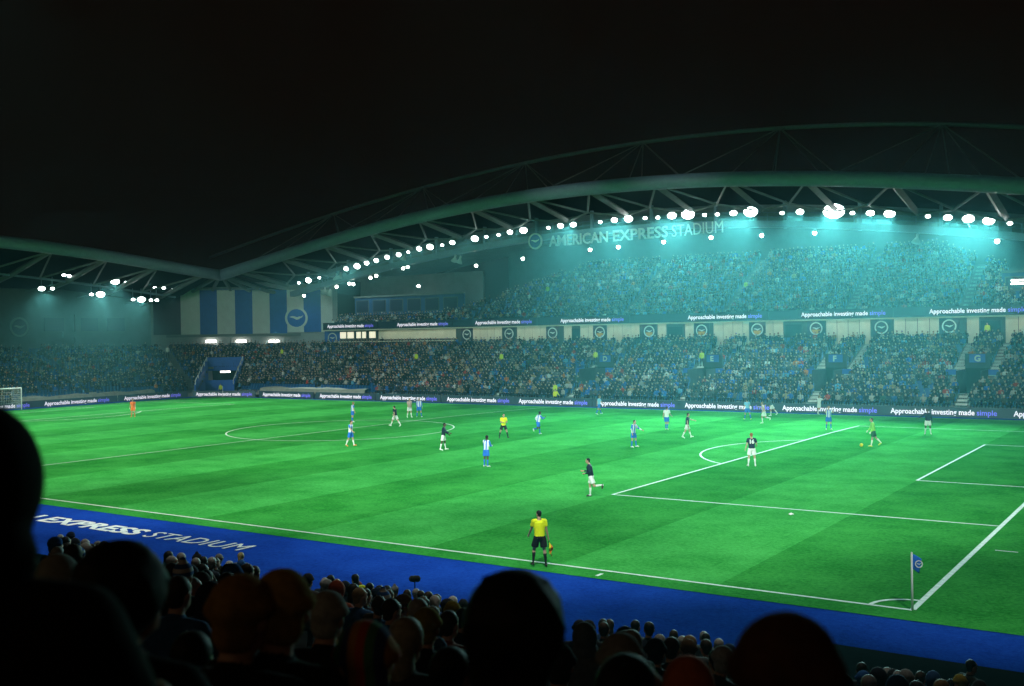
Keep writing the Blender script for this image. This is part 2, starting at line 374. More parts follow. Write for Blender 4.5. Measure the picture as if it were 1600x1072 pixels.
def keep_largest(me):
    """drop loose crumbs the voxel pass may leave"""
    bm = bmesh.new(); bm.from_mesh(me); seen = set(); best = []
    for v in bm.verts:
        if v in seen: continue
        st = [v]; seen.add(v); isl = []
        while st:
            x = st.pop(); isl.append(x)
            for e in x.link_edges:
                y = e.other_vert(x)
                if y not in seen: seen.add(y); st.append(y)
        if len(isl) > len(best): best = isl
    keep = set(best); bmesh.ops.delete(bm, geom=[v for v in bm.verts if v not in keep], context='VERTS'); bm.to_mesh(me); bm.free(); return me
def seg_dist(P, a, b):
    a = np.array(a); b = np.array(b); d = b-a; t = np.clip(((P-a)@d)/(d@d+1e-9), 0, 1); return np.linalg.norm(P-(a+t[:,None]*d), axis=1)
def face_centres(me):
    c = np.empty(len(me.polygons)*3); me.polygons.foreach_get('center', c); return c.reshape(-1,3)
def zone(me, bones, mats, override=()):
    """one material per face by its nearest bone; override: (point, radius, material index)"""
    C = face_centres(me); D = np.array([seg_dist(C, a, b)-r for a, b, r, _ in bones]); idx = np.array([q[3] for q in bones])[D.argmin(0)]
    for p, r, mi in override: idx[np.linalg.norm(C-np.array(p), axis=1) < r] = mi
    for m in mats: me.materials.append(m)
    me.polygons.foreach_set('material_index', idx.astype(np.int32)); me.update()
def body_bones(J, skin=0, sock=1, boot=2, glove=0):
    B = [(J['neck'], J['head'], .07, skin), (J['pelvis'], J['shl'], .1, skin)]
    for n in 'LR':
        B += [(J['sh'+n], J['elb'+n], .04, skin), (J['elb'+n], J['wri'+n], .03, skin), (J['wri'+n], J['wri'+n]+.16*J['hd'+n], .03, glove)]
        kb = J['knee'+n].lerp(J['ank'+n], .16)
        B += [(J['hip'+n], J['knee'+n].lerp(J['ank'+n], .1), .06, skin), (kb, J['ank'+n], .045, sock), (J['heel'+n], J['toe'+n], .045, boot)]
    return B
def shirt_solid(J, sleeve=.62):
    b = MB(); k = J['k']; p, w, c, s = J['pelvis'], J['waist'], J['chest'], J['shl']
    n = 18; rs = [(p+Vector((0,0,-.04*k)),.178,.135), (w,.168,.128), (c,.198,.14), (c.lerp(s,.65),.192,.128), (s,.135,.098), (s.lerp(J['neck'],.35),.07,.07)]
    vs = []
    for q, rx, ry in rs:
        for i in range(n): t = 2*math.pi*i/n; vs.append((q.x+k*rx*math.cos(t), q.y+k*ry*math.sin(t), q.z))
    fs = [tuple(range(n))[::-1], tuple(range((len(rs)-1)*n, len(rs)*n))]+[(j*n+i, j*n+(i+1)%n, (j+1)*n+(i+1)%n, (j+1)*n+i) for j in range(len(rs)-1) for i in range(n)]
    b.add(vs, fs)
    for q in 'LR':
        e = J['sh'+q].lerp(J['elb'+q], sleeve) if sleeve <= 1 else J['elb'+q]
        b.ball(J['sh'+q], .074*k); b.tube([s.lerp(J['sh'+q],.4), J['sh'+q]], [.082*k,.074*k], 12); b.tube([J['sh'+q], e], [.074*k,.07*k], 12)
        if sleeve > 1: b.ball(J['elb'+q], .054*k); b.tube([J['elb'+q], J['elb'+q].lerp(J['wri'+q],.92)], [.056*k,.04*k], 12)
    return b
def shorts_solid(J):
    b = MB(); k = J['k']; p = J['pelvis']
    b.ball(p+Vector((0,0,-.02*k)), .178*k, .138*k, .13*k, 16, 10)
    for n in 'LR':
        h, q = J['hip'+n], J['knee'+n]; b.ball(h, .105*k); b.tube([h, h.lerp(q,.72)], [.108*k,.118*k], 14)
    return b
def hair_solid(J, style='short'):
    b = MB(); k = J['k']; c = J['head']; T = Matrix.Rotation(J['yaw'], 3, 'Z') @ Matrix.Rotation(J['pitch'], 3, 'X')
    g = lambda x, y, z: c+T@(Vector((x,y,z))*k)
    if style == 'beanie':
        b.ball(g(0,-.012,.052), .093*k, .110*k, .092*k, 16, 12, rot=T); b.tube([g(0,-.012,.02), g(0,-.012,.052)], [.100*k,.102*k], 18, flat=1.12); b.ball(g(0,-.045,-.03), .074*k, .062*k, .07*k, 14, 10, rot=T)
    elif style == 'bobble':
        b.ball(g(0,-.012,.055), .093*k, .110*k, .098*k, 16, 12, rot=T); b.ball(g(0,-.012,.165), .036*k, nu=10)
    elif style == 'hood':
        b.ball(g(0,-.022,.01), .112*k, .125*k, .135*k, 16, 12, rot=T); b.ball(g(0,-.05,-.11), .12*k, .10*k, .08*k, 14, 10, rot=T)
    elif style == 'long':
        b.ball(g(0,-.018,.035), .09*k, .106*k, .098*k, 16, 12, rot=T); b.tube([g(0,-.05,.03), g(0,-.078,-.10), g(0,-.075,-.22)], [.085*k,.088*k,.055*k], 14, flat=.7)
    elif style == 'bushy':
        b.ball(g(0,-.02,.02), .112*k, .120*k, .128*k, 24, 16, rot=T); b.ball(g(0,-.05,-.07), .10*k, .07*k, .08*k, 16, 10, rot=T)
        for i in range(60): t = i*2.4; q = math.asin(-.5+1.5*(i+.5)/60); b.ball(g(.104*math.cos(t)*math.cos(q), -.02+.110*math.sin(t)*math.cos(q), .02+.118*math.sin(q)), .017*k+.006*k*math.sin(i*1.9), nu=8, nv=6)
    else:
        b.ball(g(0,-.02,.042), .084*k, .098*k, .092*k, 16, 12, rot=T); b.ball(g(0,-.055,-.03), .064*k, .048*k, .055*k, 12, 8, rot=T)
    return b
HAIRC = {'black':(.008,.007,.006), 'brown':(.04,.022,.012), 'fair':(.30,.20,.09), 'ginger':(.30,.10,.03), 'grey':(.30,.30,.29), 'white':(.55,.55,.52)}
VOX = .0125
def footballer(label, px, py, face, pose, kit, hair='black', skin='skin', h=1.8, group=None, cat='player', sleeve=.62, number=None, base=None, vox=VOX):
    z = 0.
    for _ in range(4): p = U(px, py, 'z', z); z = H(p.x, p.y)
    if base is not None: p = U(px, py, *base)
    J = skeleton(pose, h); root = empty('person', p, R(34-face), label, cat, group)
    b = body_solid(J); g = head_parts(b, J); hand(b, J, 'L'); hand(b, J, 'R')
    me = keep_largest(remesh(b, vox)); shirt, shorts, sock, boot = kit[:4]
    zone(me, body_bones(J, 0, 1, 2, 5 if len(kit) > 4 else 0), [M[skin], M[sock], M[boot], M['eye'], M['lip'], M[kit[4]] if len(kit) > 4 else M[skin]],
         [(g(s*.033,.088,.022), .016, 3) for s in (-1,1)]+[(g(0,.095,-.056), .02, 4)])
    obj('body', me, root)
    hm = remesh(hair_solid(J, 'short' if hair != 'long' else 'long'), vox); hm.materials.append(M['hair']); ho = obj('hair', hm, root); ho.color = (*HAIRC[hair], 1)
    sm = remesh(shirt_solid(J, sleeve), vox, 1); sm.materials.append(M[shirt]); so = obj('shirt', sm, root)
    hm = remesh(shorts_solid(J), vox, 1); hm.materials.append(M[shorts]); obj('shorts', hm, root)
    if number:
        t = text_mesh(number, .30, M['white_cloth'], .012, .006, .95, .25); n = obj('number', t, so)
        c = J['chest']; n.rotation_euler = (R(90)-R(pose.get('lean',4))*0, 0, 0); n.location = (c.x-.125, c.y-.160*J['k'], c.z-.10)
    return root, J
STAND = {'legL':(3,6,4), 'legR':(-4,6,3), 'armL':(5,10,20,0), 'armR':(0,10,15,0)}
def walk(s=22, l=6): return {'lean':l, 'legL':(s,3,6), 'legR':(-s*.8,3,14), 'armL':(-22,8,22,0), 'armR':(24,8,30,0)}
def run(s=42, l=14): return {'lean':l, 'legL':(s,2,28), 'legR':(-s*.55,3,72), 'armL':(-38,12,70,10), 'armR':(38,10,80,20)}
HOME = ('stripes','blue_cloth','blue_cloth','boot_white'); HOMEW = ('stripes','blue_cloth','white_cloth','boot_orange'); AWAY = ('navy_cloth','white_cloth','white_cloth','boot_white')
PG = 'footballers and officials on the pitch'
footballer('goalkeeper in all orange kit standing far off before the goal end boards', 208, 652, 175, STAND, ('orange_kit','orange_kit','orange_kit','boot_orange','glove'), 'brown', group=PG)
footballer('player in striped shirt and blue shorts beyond another striped player by the centre circle', 551, 660, 60, STAND, HOME, 'fair', group=PG)
footballer('striped player in orange boots strolling forward near the centre circle', 548, 698, 110, walk(16,3), HOMEW, 'brown', group=PG)
footballer('away player in navy shirt and white shorts striding away inside the centre circle', 618, 667, 300, walk(30,6), AWAY, 'brown', group=PG)
footballer('player in pale pinkish shirt and white shorts beyond the centre circle', 640, 653, 150, walk(12,3), ('pink_cloth','white_cloth','white_cloth','boot_white'), 'fair', group=PG)
footballer('striped player with blue sleeves facing away beside the pale pinkish shirt', 655, 652, 10, {**STAND,'legL':(2,11,3),'legR':(2,11,3)}, HOME, 'fair', sleeve=1.2, group=PG)
footballer('away player in navy shirt with one arm out at the rim of the centre circle', 693, 704, 95, {'lean':5,'legL':(10,5,4),'legR':(-10,5,6),'armL':(15,6,35,0),'armR':(40,10,30,0)}, AWAY, 'black', 'skin_dark', sleeve=1.2, group=PG)
footballer('striped player standing alone with hands before him, blue shorts and blue socks', 760, 730, 40, {**STAND,'armL':(20,8,70,30),'armR':(20,8,70,30)}, HOME, 'black', 'skin_dark', sleeve=1.2, group=PG)
footballer('referee in yellow shirt and black shorts with legs apart in open grass', 787, 685, 165, {'lean':6,'legL':(12,16,6),'legR':(-8,16,5),'armL':(15,8,80,30),'armR':(15,8,80,30)}, ('yellow_shirt','black_cloth','black_cloth','boot_dark'), 'brown', cat='referee', group=PG)
footballer('player in blue and white jogging past the referee', 841, 679, 60, run(28,12), HOME, 'black', 'skin_dark', sleeve=1.2, group=PG)
footballer('light blue shirted player trotting by the far touchline by the boards', 936, 648, 70, walk(22,5), ('sky_cloth','blue_cloth','blue_cloth','boot_white'), 'fair', group=PG)
footballer('striped player with blue sleeves holding one arm out, knees slightly bent', 990, 699, 130, {'lean':6,'legL':(8,12,10),'legR':(4,12,8),'armL':(35,25,25,0),'armR':(-5,12,25,0)}, HOME, 'black', sleeve=1.2, group=PG)
footballer('away player in navy running with one leg kicked up behind by the box corner', 924, 777, 282, {'lean':9,'legL':(-20,3,78),'legR':(10,2,12),'armL':(-12,8,85,25),'armR':(8,8,85,20)}, ('navy_cloth','white_cloth','white_cloth','boot_dark'), 'black', sleeve=1.2, group=PG)
footballer('player in plain white shirt and blue shorts stepping away past midfield', 1042, 672, 35, walk(10,2), ('white_cloth','blue_cloth','blue_cloth','boot_white'), 'black', group=PG)
footballer('away player in navy pointing with a stretched arm as he walks', 1074, 685, 95, {'lean':3,'legL':(22,3,6),'legR':(-20,3,10),'armL':(62,4,12,0),'armR':(-6,8,15,0)}, AWAY, 'black', group=PG)
footballer('light blue player in yellow boots close to the far boards', 1168, 656, 350, {**STAND,'legL':(10,10,6),'legR':(-8,12,8)}, ('sky_cloth','blue_cloth','blue_cloth','boot_yellow'), 'black', group=PG)
footballer('player in greyish pink shirt and white shorts running beside the dark teal shirt', 1194, 662, 300, run(20,10), ('pink_cloth','white_cloth','white_cloth','boot_white'), 'fair', group=PG)
footballer('player in dark teal shirt bending forward with a leg back near the far touchline', 1206, 650, 290, {'lean':24,'legL':(10,4,10),'legR':(-30,6,12),'armL':(20,20,40,0),'armR':(-20,20,40,0)}, ('grey_teal','white_cloth','white_cloth','boot_white'), 'black', sleeve=1.2, group=PG)
footballer('ginger haired away player seen from behind with 16 on his navy back', 1175, 729, 4, {**STAND,'lean':2,'legL':(2,8,3),'legR':(2,7,3),'armL':(-2,14,18,0),'armR':(5,16,60,10)}, AWAY, 'ginger', h=1.86, number='16', group=PG)
footballer('player all in white with arms held out by the far boards', 1280, 648, 60, {'lean':4,'legL':(6,4,10),'legR':(-16,4,20),'armL':(50,20,40,20),'armR':(70,20,50,20)}, ('white_cloth','white_cloth','white_cloth','boot_white'), 'fair', group=PG)
footballer('striped player with hands lifted to his face outside the box', 1295, 672, 185, {**STAND,'armL':(60,20,100,30),'armR':(60,20,100,30)}, HOME, 'ginger', group=PG)
footballer('goalkeeper in green kit and pale gloves stepping up to the yellow ball', 1365, 698, 278, {'lean':6,'legL':(14,3,6),'legR':(-24,3,22),'armL':(6,6,22,0),'armR':(14,6,25,0)}, ('green_kit','green_dark','glove','boot_yellow','glove'), 'brown', h=1.86, sleeve=1.2, group=PG)
footballer('away player in navy standing with one arm stretched out at the edge of the box', 1450, 679, 200, {'lean':2,'legL':(6,7,4),'legR':(-6,7,5),'armL':(0,10,15,0),'armR':(20,50,15,0)}, AWAY, 'black', 'skin_dark', sleeve=1.2, group=PG)
_, JL = footballer('assistant referee in yellow shirt standing on the near touchline, seen from behind', 844, 886, 352, {'lean':7,'legL':(18,10,28),'legR':(-3,7,5),'armL':(20,12,18,0),'armR':(-4,9,14,-4),'yaw':25}, ('yellow_shirt','black_cloth','black_cloth','boot_dark'), 'black', cat='referee', group=PG, vox=.009)
LINO = _
footballer('assistant referee in yellow on the far touchline before the boards', 868, 633, 160, {**STAND,'armL':(20,20,30,0)}, ('yellow_shirt','black_cloth','black_cloth','boot_dark'), 'black', cat='referee', group=PG, sleeve=1.2)
# assistant's flag
bpy.context.view_layer.update()
hp = LINO.matrix_world @ (JL['wriR']+.09*JL['hdR'])
fl = empty('flag', hp, R(34), 'furled yellow and orange touchline flag held low by the near assistant referee', 'flag')
b = MB(); b.tube([(0,0,.08),(.02,.05,-.46)], .009, 8); b.build('pole', M['black'], fl)
def cloth(u, v): return (.02+.10*v*(1+.4*math.sin(7*u))-.01, .02+.05*u+.03*math.sin(9*u+4*v), -.10-.36*u-.12*v)
for nm, m, a0, a1 in (('yellow_check', M['yellow'], 0, .5), ('orange_check', M['orange'], .5, 1)):
    b = MB()
    for th in (0,):
        gb = grid(lambda u, v: cloth(u, a0+v*(a1-a0)), 10, 4); b.add(gb.v, gb.f)
    c = b.build(nm, m, fl, True); s = c.modifiers.new('thick', 'SOLIDIFY'); s.thickness = .006
# ball
b = MB(); b.ball((0,0,.11), .11, nu=20, nv=14); p = U(1346,698,'z',0)
bo = b.build('football', M['yellow'], None, True); bo.location = p; tag(bo, 'bright yellow match ball on the grass in front of the green goalkeeper', 'ball')
b = MB(); b.add([(0,0,.01),(.22,.05,.012),(.30,-.12,.05),(.12,-.22,.012),(-.03,-.16,.04),(.10,-.06,.09)], [(0,1,5),(1,2,5),(2,3,5),(3,4,5),(4,0,5),(0,4,3,2,1)])
o = b.build('paper_scrap', M['white']); o.location = U(1234,804,'z',0); o.scale = (.7,.7,1); tag(o, 'crumpled white scrap lying on the grass in the near penalty area', 'litter')
# ------------------------------------------------------------------ corner flags, goal
def gull(b, s=1., mi=0, d=.01):
    top = [(-1,.18),(-.55,.30),(-.2,.22),(.1,.12),(.35,.22),(.62,.20),(1,.42),(.78,.08),(.55,-.02),(.35,-.18),(.05,-.26),(-.25,-.12),(-.5,.02),(-.75,.06)]
    n = len(top); b.add([(x*s, -d, y*s) for x, y in top]+[(x*s, 0, y*s) for x, y in top], [tuple(range(n)), tuple(range(n,2*n))[::-1]]+[(i,i+n,(i+1)%n+n,(i+1)%n) for i in range(n)], mi)
def ring_mesh(r0, r1, d=.02, n=40):
    b = MB(); vs = []
    for y in (-d, 0):
        for r in (r0, r1):
            for i in range(n): t = 2*math.pi*i/n; vs.append((r*math.cos(t), y, r*math.sin(t)))
    f = []
    for i in range(n):
        j = (i+1)%n; f += [(i,j,n+j,n+i), (2*n+i,3*n+i,3*n+j,2*n+j), (n+i,n+j,3*n+j,3*n+i), (i,2*n+i,2*n+j,j)]
    return b.add(vs, f)
def disc_mesh(r, d=.02, n=40):
    b = MB(); vs = [(r*math.cos(2*math.pi*i/n), y, r*math.sin(2*math.pi*i/n)) for y in (-d,0) for i in range(n)]
    return b.add(vs, [tuple(range(n)), tuple(range(n,2*n))[::-1]]+[(i,n+i,n+(i+1)%n,(i+1)%n) for i in range(n)])
def crest(parent, r, loc=(0,0,0), ring='white', disc='blue', bird='white', d=.05, lower=None):
    for nm, me, m, y in (('emblem_disc', disc_mesh(r*.80, d), disc, -.002), ('emblem_ring', ring_mesh(r*.80, r, d*1.3), ring, 0)):
        o = me.build(nm, M[m], parent); o.location = Vector(loc)+Vector((0,y,0))
    b = MB(); gull(b, r*.62, 0, d*.6); o = b.build('emblem_bird', M[bird], parent); o.location = Vector(loc)+Vector((0,-d-.001,0))
    if lower:
        b = MB(); n = 16; pts = [(r*.66*math.cos(math.pi+math.pi*i/n), r*.66*math.sin(math.pi+math.pi*i/n)-.05*r) for i in range(n+1)]
        b.prism(pts, 'y', -d*.5, 0); o = b.build('emblem_base', M[lower], parent); o.location = Vector(loc)+Vector((0,-d-.001,-.12*r))
def corner_flag(x, y, label, rz, big):
    f = empty('corner_flag', (x,y,H(x,y)), rz, label, 'corner flag')
    b = MB(); b.tube([(0,0,-.05),(0,0,1.52)], [.033,.026], 12); b.ball((0,0,1.52), .028, nu=10); b.build('pole', M['white'], f, True)
    gb = grid(lambda u, v: (.03+.21*u*(1-.25*v), .05*math.sin(5*u+2*v), 1.50-.40*v-.12*u), 10, 8)
    c = gb.build('flag_cloth', M['flagcloth'], f, True); s = c.modifiers.new('thick', 'SOLIDIFY'); s.thickness = .008
    if big:
        e = ring_mesh(.075,.10,.012).build('emblem_ring', M['white'], c); e.location = (.17,-.045,1.24)
        b = MB(); gull(b, .06, 0, .01); e = b.build('emblem_bird', M['white'], c); e.location = (.17,-.047,1.24)
    return f
corner_flag(0, 0, 'tall white corner pole with blue crest flag at the near corner arc', R(25), True)
corner_flag(-105, FT, 'distant corner flag in front of the boards at the far corner', R(40), False)
gl = empty('goal', (-105,34,0), 0, 'white football goal with pale net on the distant goal line', 'goal')
for y in (-3.72, 3.72):
    b = MB(); b.tube([(0,y,0),(0,y,2.5)], .06, 12); b.build('post', M['white'], gl, True)
b = MB(); b.tube([(0,-3.66,2.44),(0,3.66,2.44)], .06, 12); b.build('crossbar', M['white'], gl, True)
b = MB()
P = lambda y, t: (-.0-1.9*min(1,t*1.6)-.0, y, 2.42 if t < .62 else 2.42*(1-(t-.62)/.38))
for i in range(38): y = -3.66+7.32*i/37; b.tube([P(y,0),P(y,.3),P(y,.62),P(y,.8),P(y,1)], .012, 4)
for j in range(1,20): t = j/20; b.tube([P(-3.66,t),P(3.66,t)], .012, 4)
for y in (-3.66,3.66):
    for j in range(1,10): z = 2.42*j/10; b.tube([(-.02,y,z),(-1.9,y,z)], .012, 4)
    for j in range(1,8): x = -1.9*j/8; b.tube([(x,y,.02),(x,y,2.42)], .012, 4)
b.build('net', M['net'], gl)

# ------------------------------------------------------------------ grandstands
CC = Vector((-106.5, 65)); NROW = 20
rk = lambda k: 6.3+.8*k
zk = lambda k: .2+.30*k
AX = Vector((math.cos(R(129.5)), math.sin(R(129.5)))); AXN = Vector((-AX.y, AX.x))     # corner tunnel axis
def in_tunnel(x, y, m=0.):
    d = Vector((x,y))-CC; return abs(d.dot(AXN)) < 2.5+m and d.dot(AX) < 14.6+m and d.dot(AX) > 0
VOM = [(U(px,py,'y',79.6).x, L) for px, py, L in ((946,551,'D'),(1114,551,'E'),(1306,549,'F'),(1527,549,'G'))]
def in_vom(x, y, m=0.): return 75.0-m < y < 79.6+m and any(abs(x-v) < 1.0+m for v, _ in VOM)
STAIR_LOW = [v for v, _ in VOM]+[-63.0,-79.0,-93.0, 2.5]
STAIR_UP = [v+s*1.65 for v, _ in VOM for s in (-1,1)]
def in_stair(x, y):
    if y < 75.4: return any(abs(x-v) < .62 for v in STAIR_LOW)
    return any(abs(x-v) < .55 for v in STAIR_UP+[-63.0,-79.0,-93.0, 2.5])
east = empty('grandstand', (-48,69.6,-.4), 0, 'long two tier grandstand with an arched tubular roof truss across the pitch', 'grandstand', 'grandstands round the pitch')
south = empty('grandstand', (-112,34,-.4), 0, 'dim single tier grandstand behind the distant goal with a wide roof beam', 'grandstand', 'grandstands round the pitch')
def part(b, name, m, root, smooth=False, sub=None):
    """a part built in world coordinates under a thing standing at root.location"""
    o = b.build(name, m, None, smooth); o.parent = sub or root
    l = root.location; o.data.transform(Matrix.Translation(-l)); return o
def terrace(b, pts, k0, k1, r_, z_, skip=None):
    """stepped rows: pts = list of (origin, outward) stations"""
    for i in range(len(pts)-1):
        (o0,n0),(o1,n1) = pts[i], pts[i+1]
        for k in range(k0, k1):
            a, c = r_(k)-.4, r_(k)+.4; z0, z1 = (z_(k-1) if k > k0 else z_(k)-.9), z_(k)
            mid = (o0+o1)/2+(n0+n1).normalized()*r_(k)
            if skip and skip(mid.x, mid.y): continue
            q = [o0+n0*a, o1+n1*a, o1+n1*c, o0+n0*c]
            b.add([(q[0].x,q[0].y,z0),(q[1].x,q[1].y,z0),(q[1].x,q[1].y,z1),(q[0].x,q[0].y,z1),(q[2].x,q[2].y,z1),(q[3].x,q[3].y,z1)], [(0,1,2,3),(3,2,4,5)])
Y = Vector((0,1)); X_ = Vector((1,0))
arcst = lambda a0, a1, n: [(CC, Vector((math.cos(R(a0+(a1-a0)*i/n)), math.sin(R(a0+(a1-a0)*i/n))))) for i in range(n+1)]
xs = sorted(set([-106.5, 14]+[v+s for v,_ in VOM for s in (-1.0,1.0)]+[-100+6*i for i in range(19)]), reverse=True)
b = MB(); terrace(b, [(Vector((x,65)),Y) for x in xs]+arcst(90,129.5,24)[1:], 0, NROW, rk, zk, lambda x,y: in_tunnel(x,y) or in_vom(x,y)); part(b, 'lower_terrace', M['concrete'], east)
b = MB(); terrace(b, arcst(129.5,180,30)+[(Vector((-106.5,y)),-X_) for y in (60,50,40,30,20,8)], 0, NROW, rk, zk, in_tunnel); part(b, 'lower_terrace', M['concrete'], south)
# east back wall with cladding panels, concourse, lit windows
YB = 87.4
b = MB(); b.box((-105,YB,4),(14,YB+.3,9.0)); part(b, 'back_wall', M['panel_gap'], east)
b = MB(); b.box((-105,85.9,8.72),(14,86.3,9.78)); b.box((-105,86.3,8.75),(14,87.6,8.9)); part(b, 'fascia', M['navy'], east)
b = MB(); b.box((-105,85.6,8.55),(14,85.88,8.72)); part(b, 'fascia_sill', M['panel'], east)
signs = []
sign_px = [729,795,863,937,1014,1096,1183,1275,1377,1483]
sx = [U(px,517,'y',YB-.2).x for px in sign_px]
vx = [v for v,_ in VOM]
doors = [U(px,520,'y',YB).x for px in (902,1055,1240,1548)]
x = -80.5
while x < 13:
    w = 1.22
    if not any(abs(x+w/2-s) < 1.12 for s in sx) and not any(abs(x+w/2-d) < .9 for d in doors):
        b = MB(); b.box((x+.03,YB-.06,5.6),(x+w-.03,YB-.002,8.6)); part(b, 'wall_panel', M['panel'], east)
    x += w
for d in doors:
    b = MB(); b.box((d-.95,YB-.05,5.6),(d+.95,YB-.003,8.2)); part(b, 'doorway', M['black'], east)
for px0, px1 in ((531,542),(543,554),(557,565),(566,573),(577,588)):
    a, c = U(px0,520,'y',YB).x, U(px1,520,'y',YB).x
    b = MB(); b.box((a,YB-.09,7.35),(c,YB-.003,8.45)); f = part(b, 'window', M['wall_grey'], east)
    b = MB(); b.box((a+.08,YB-.11,7.43),(c-.08,YB-.095,8.37)); part(b, 'pane', M['window_lit'], east, sub=f)
b = MB(); b.box((U(592,520,'y',YB).x,YB-.07,7.2),(-81,YB-.002,8.5)); part(b, 'glazed_bay', M['panel'], east)
b = MB(); b.box((-103,YB-1.2,6.85),(-80.6,YB-1.1,6.98)); part(b, 'balcony_rail', M['panel'], east)
for i, s in enumerate(sx):
    kindb = i in (3,4,5,6,7)
    r = empty('crest_sign', (s,YB-.10,7.6), 0, None, 'sign', 'round crest signs along the concourse wall')
    lab = ('dark sign with white ring and amber base, ' if kindb else 'dark sign with white ring and gull, ')
    nm = ['first','second','third','fourth','fifth','sixth','seventh','eighth','ninth','tenth'][i]
    r['label'] = lab+nm+' from the lit windows'
    b = MB(); b.box((-1.0,-.04,-1.2),(1.0,0,1.1)); b.build('board', M['navy'], r)
    crest(r, .72, (0,-.041,.1), 'banner_white', 'navy', 'banner_white', .03, 'amber' if kindb else None)
# vomitories with block letters
for v, L in VOM:
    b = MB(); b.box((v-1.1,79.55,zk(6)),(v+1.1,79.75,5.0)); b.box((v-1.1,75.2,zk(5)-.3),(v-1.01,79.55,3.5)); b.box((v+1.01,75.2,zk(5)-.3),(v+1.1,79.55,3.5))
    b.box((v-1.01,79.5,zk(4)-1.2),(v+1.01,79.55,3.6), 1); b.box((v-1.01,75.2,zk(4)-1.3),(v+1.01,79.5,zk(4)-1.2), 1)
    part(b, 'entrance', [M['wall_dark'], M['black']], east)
    o = empty('block_sign', (v,79.5,4.55), 0, f'blue board lettered {L} over a stand entrance across the pitch', 'sign', 'block letter boards')
    b = MB(); b.box((-.72,-.06,-.40),(.72,0,.40)); b.build('board', M['blue'], o)
    t = text_mesh(L, .8, M['banner_white'], .03, .01); t.transform(Matrix.Translation((-.25,0,0))); obj('lettering', t, o, (0,-.075,-.28), (R(90),0,0))
    for s in (-1,1):
        b = MB(); b.box((v+s*1.9-.5,76.95,3.05),(v+s*1.9+.5,77.05,3.55)); q = b.build('row_sign', M['blue']); tag(q, f'small blue row board at the {"near" if s>0 else "far"} side of entrance {L}', 'sign')
# stairs
def stairs(x, w, k0, k1, y0, z_, root, name='stairs', dy=.8):
    b = MB()
    for k in range(k0, k1):
        ya, za = y0+dy*k-dy/2, z_(k); h = z_(k)-z_(k-1)
        b.box((x-w/2,ya-dy/2,za-h-.05),(x+w/2,ya,za-h/2+.012)); b.box((x-w/2,ya,za-h-.05),(x+w/2,ya+dy/2,za+.012))
    return part(b, name, M['aisle'], root)
for v in STAIR_LOW: stairs(v, 1.15, 0, 5 if v in vx else NROW, 71.3, zk, east)
for v in STAIR_UP: stairs(v, 1.0, 10, NROW, 71.3, zk, east)
# upper tier
NU = 19; ruy = lambda k: 87.1+.78*k; zu = lambda k: 8.95+.43*k
def nup(x):
    if x < -88: return 3
    return int(interp([(-88,3),(-82,5),(-74,13),(-68,19),(-20,19),(-12,12),(-11,4),(15,4)], x))
b = MB()
for i in range(60):
    x0, x1 = -104+2*i, -102+2*i
    for k in range(nup((x0+x1)/2)):
        y0, y1 = ruy(k)-.39, ruy(k)+.39; za, zb = zu(k-1) if k else zu(0)-.3, zu(k)
        b.add([(x0,y0,za),(x1,y0,za),(x1,y0,zb),(x0,y0,zb),(x1,y1,zb),(x0,y1,zb)], [(0,1,2,3),(3,2,4,5)])
part(b, 'upper_terrace', M['concrete'], east)
UST = [U(px,py,'y',ruy(2)).x for px, py in ((830,488),(980,487),(1138,480),(1330,470),(1512,465))]+[-78]
for x in UST: stairs(x, 1.1, 1, nup(x), ruy(0)+.39, zu, east, dy=.78)
# boxes beside the upper tier and rear wall
def boxwall(x0, x1, y, z0, z1):
    b = MB(); b.box((x0,y,z0),(x1,y+.3,z1)); part(b, 'box_front', M['blue_dim'], east)
    b = MB(); b.box((x0,y-.3,z1),(x1,y+.4,z1+.25)); part(b, 'box_canopy', M['wall_dim'], east)
    n = int((x1-x0)/3.4)
    for i in range(n):
        a = x0+.3+i*(x1-x0-.6)/n; b = MB(); b.box((a,y-.05,z0+1.1),(a+2.6,y-.003,z1-.4)); f = part(b, 'window', M['wall_dim'], east)
        b = MB(); b.box((a+.1,y-.07,z0+1.2),(a+2.5,y-.053,z1-.5)); part(b, 'pane', M['navy'], east, sub=f)
boxwall(-103.5,-82.5,91.4,10.2,13.6); boxwall(-11.8,14,91.0,10.2,13.2)
for x, y, w, lb in ((-92,91.3,7.4,'long pale sponsor lettering on the boxes by the upper tier end'),(-11.2,90.9,3.6,'pale sponsor lettering at the edge beside the hanging bright bars')):
    t = text_mesh('Official', .8, M['wall_grey'], .01, .02, 1, 3.2); tag(obj('wall_lettering', t, None, (x,y,10.55), (R(90),0,0)), lb, 'lettering')
b = MB(); b.box((-82,102.2,8),(14,102.6,22)); part(b, 'rear_wall', M['wall_dim'], east)
b = MB(); b.box((-106,95.5,8.9),(-82,95.9,17)); part(b, 'rear_wall', M['wall_dim'], east)
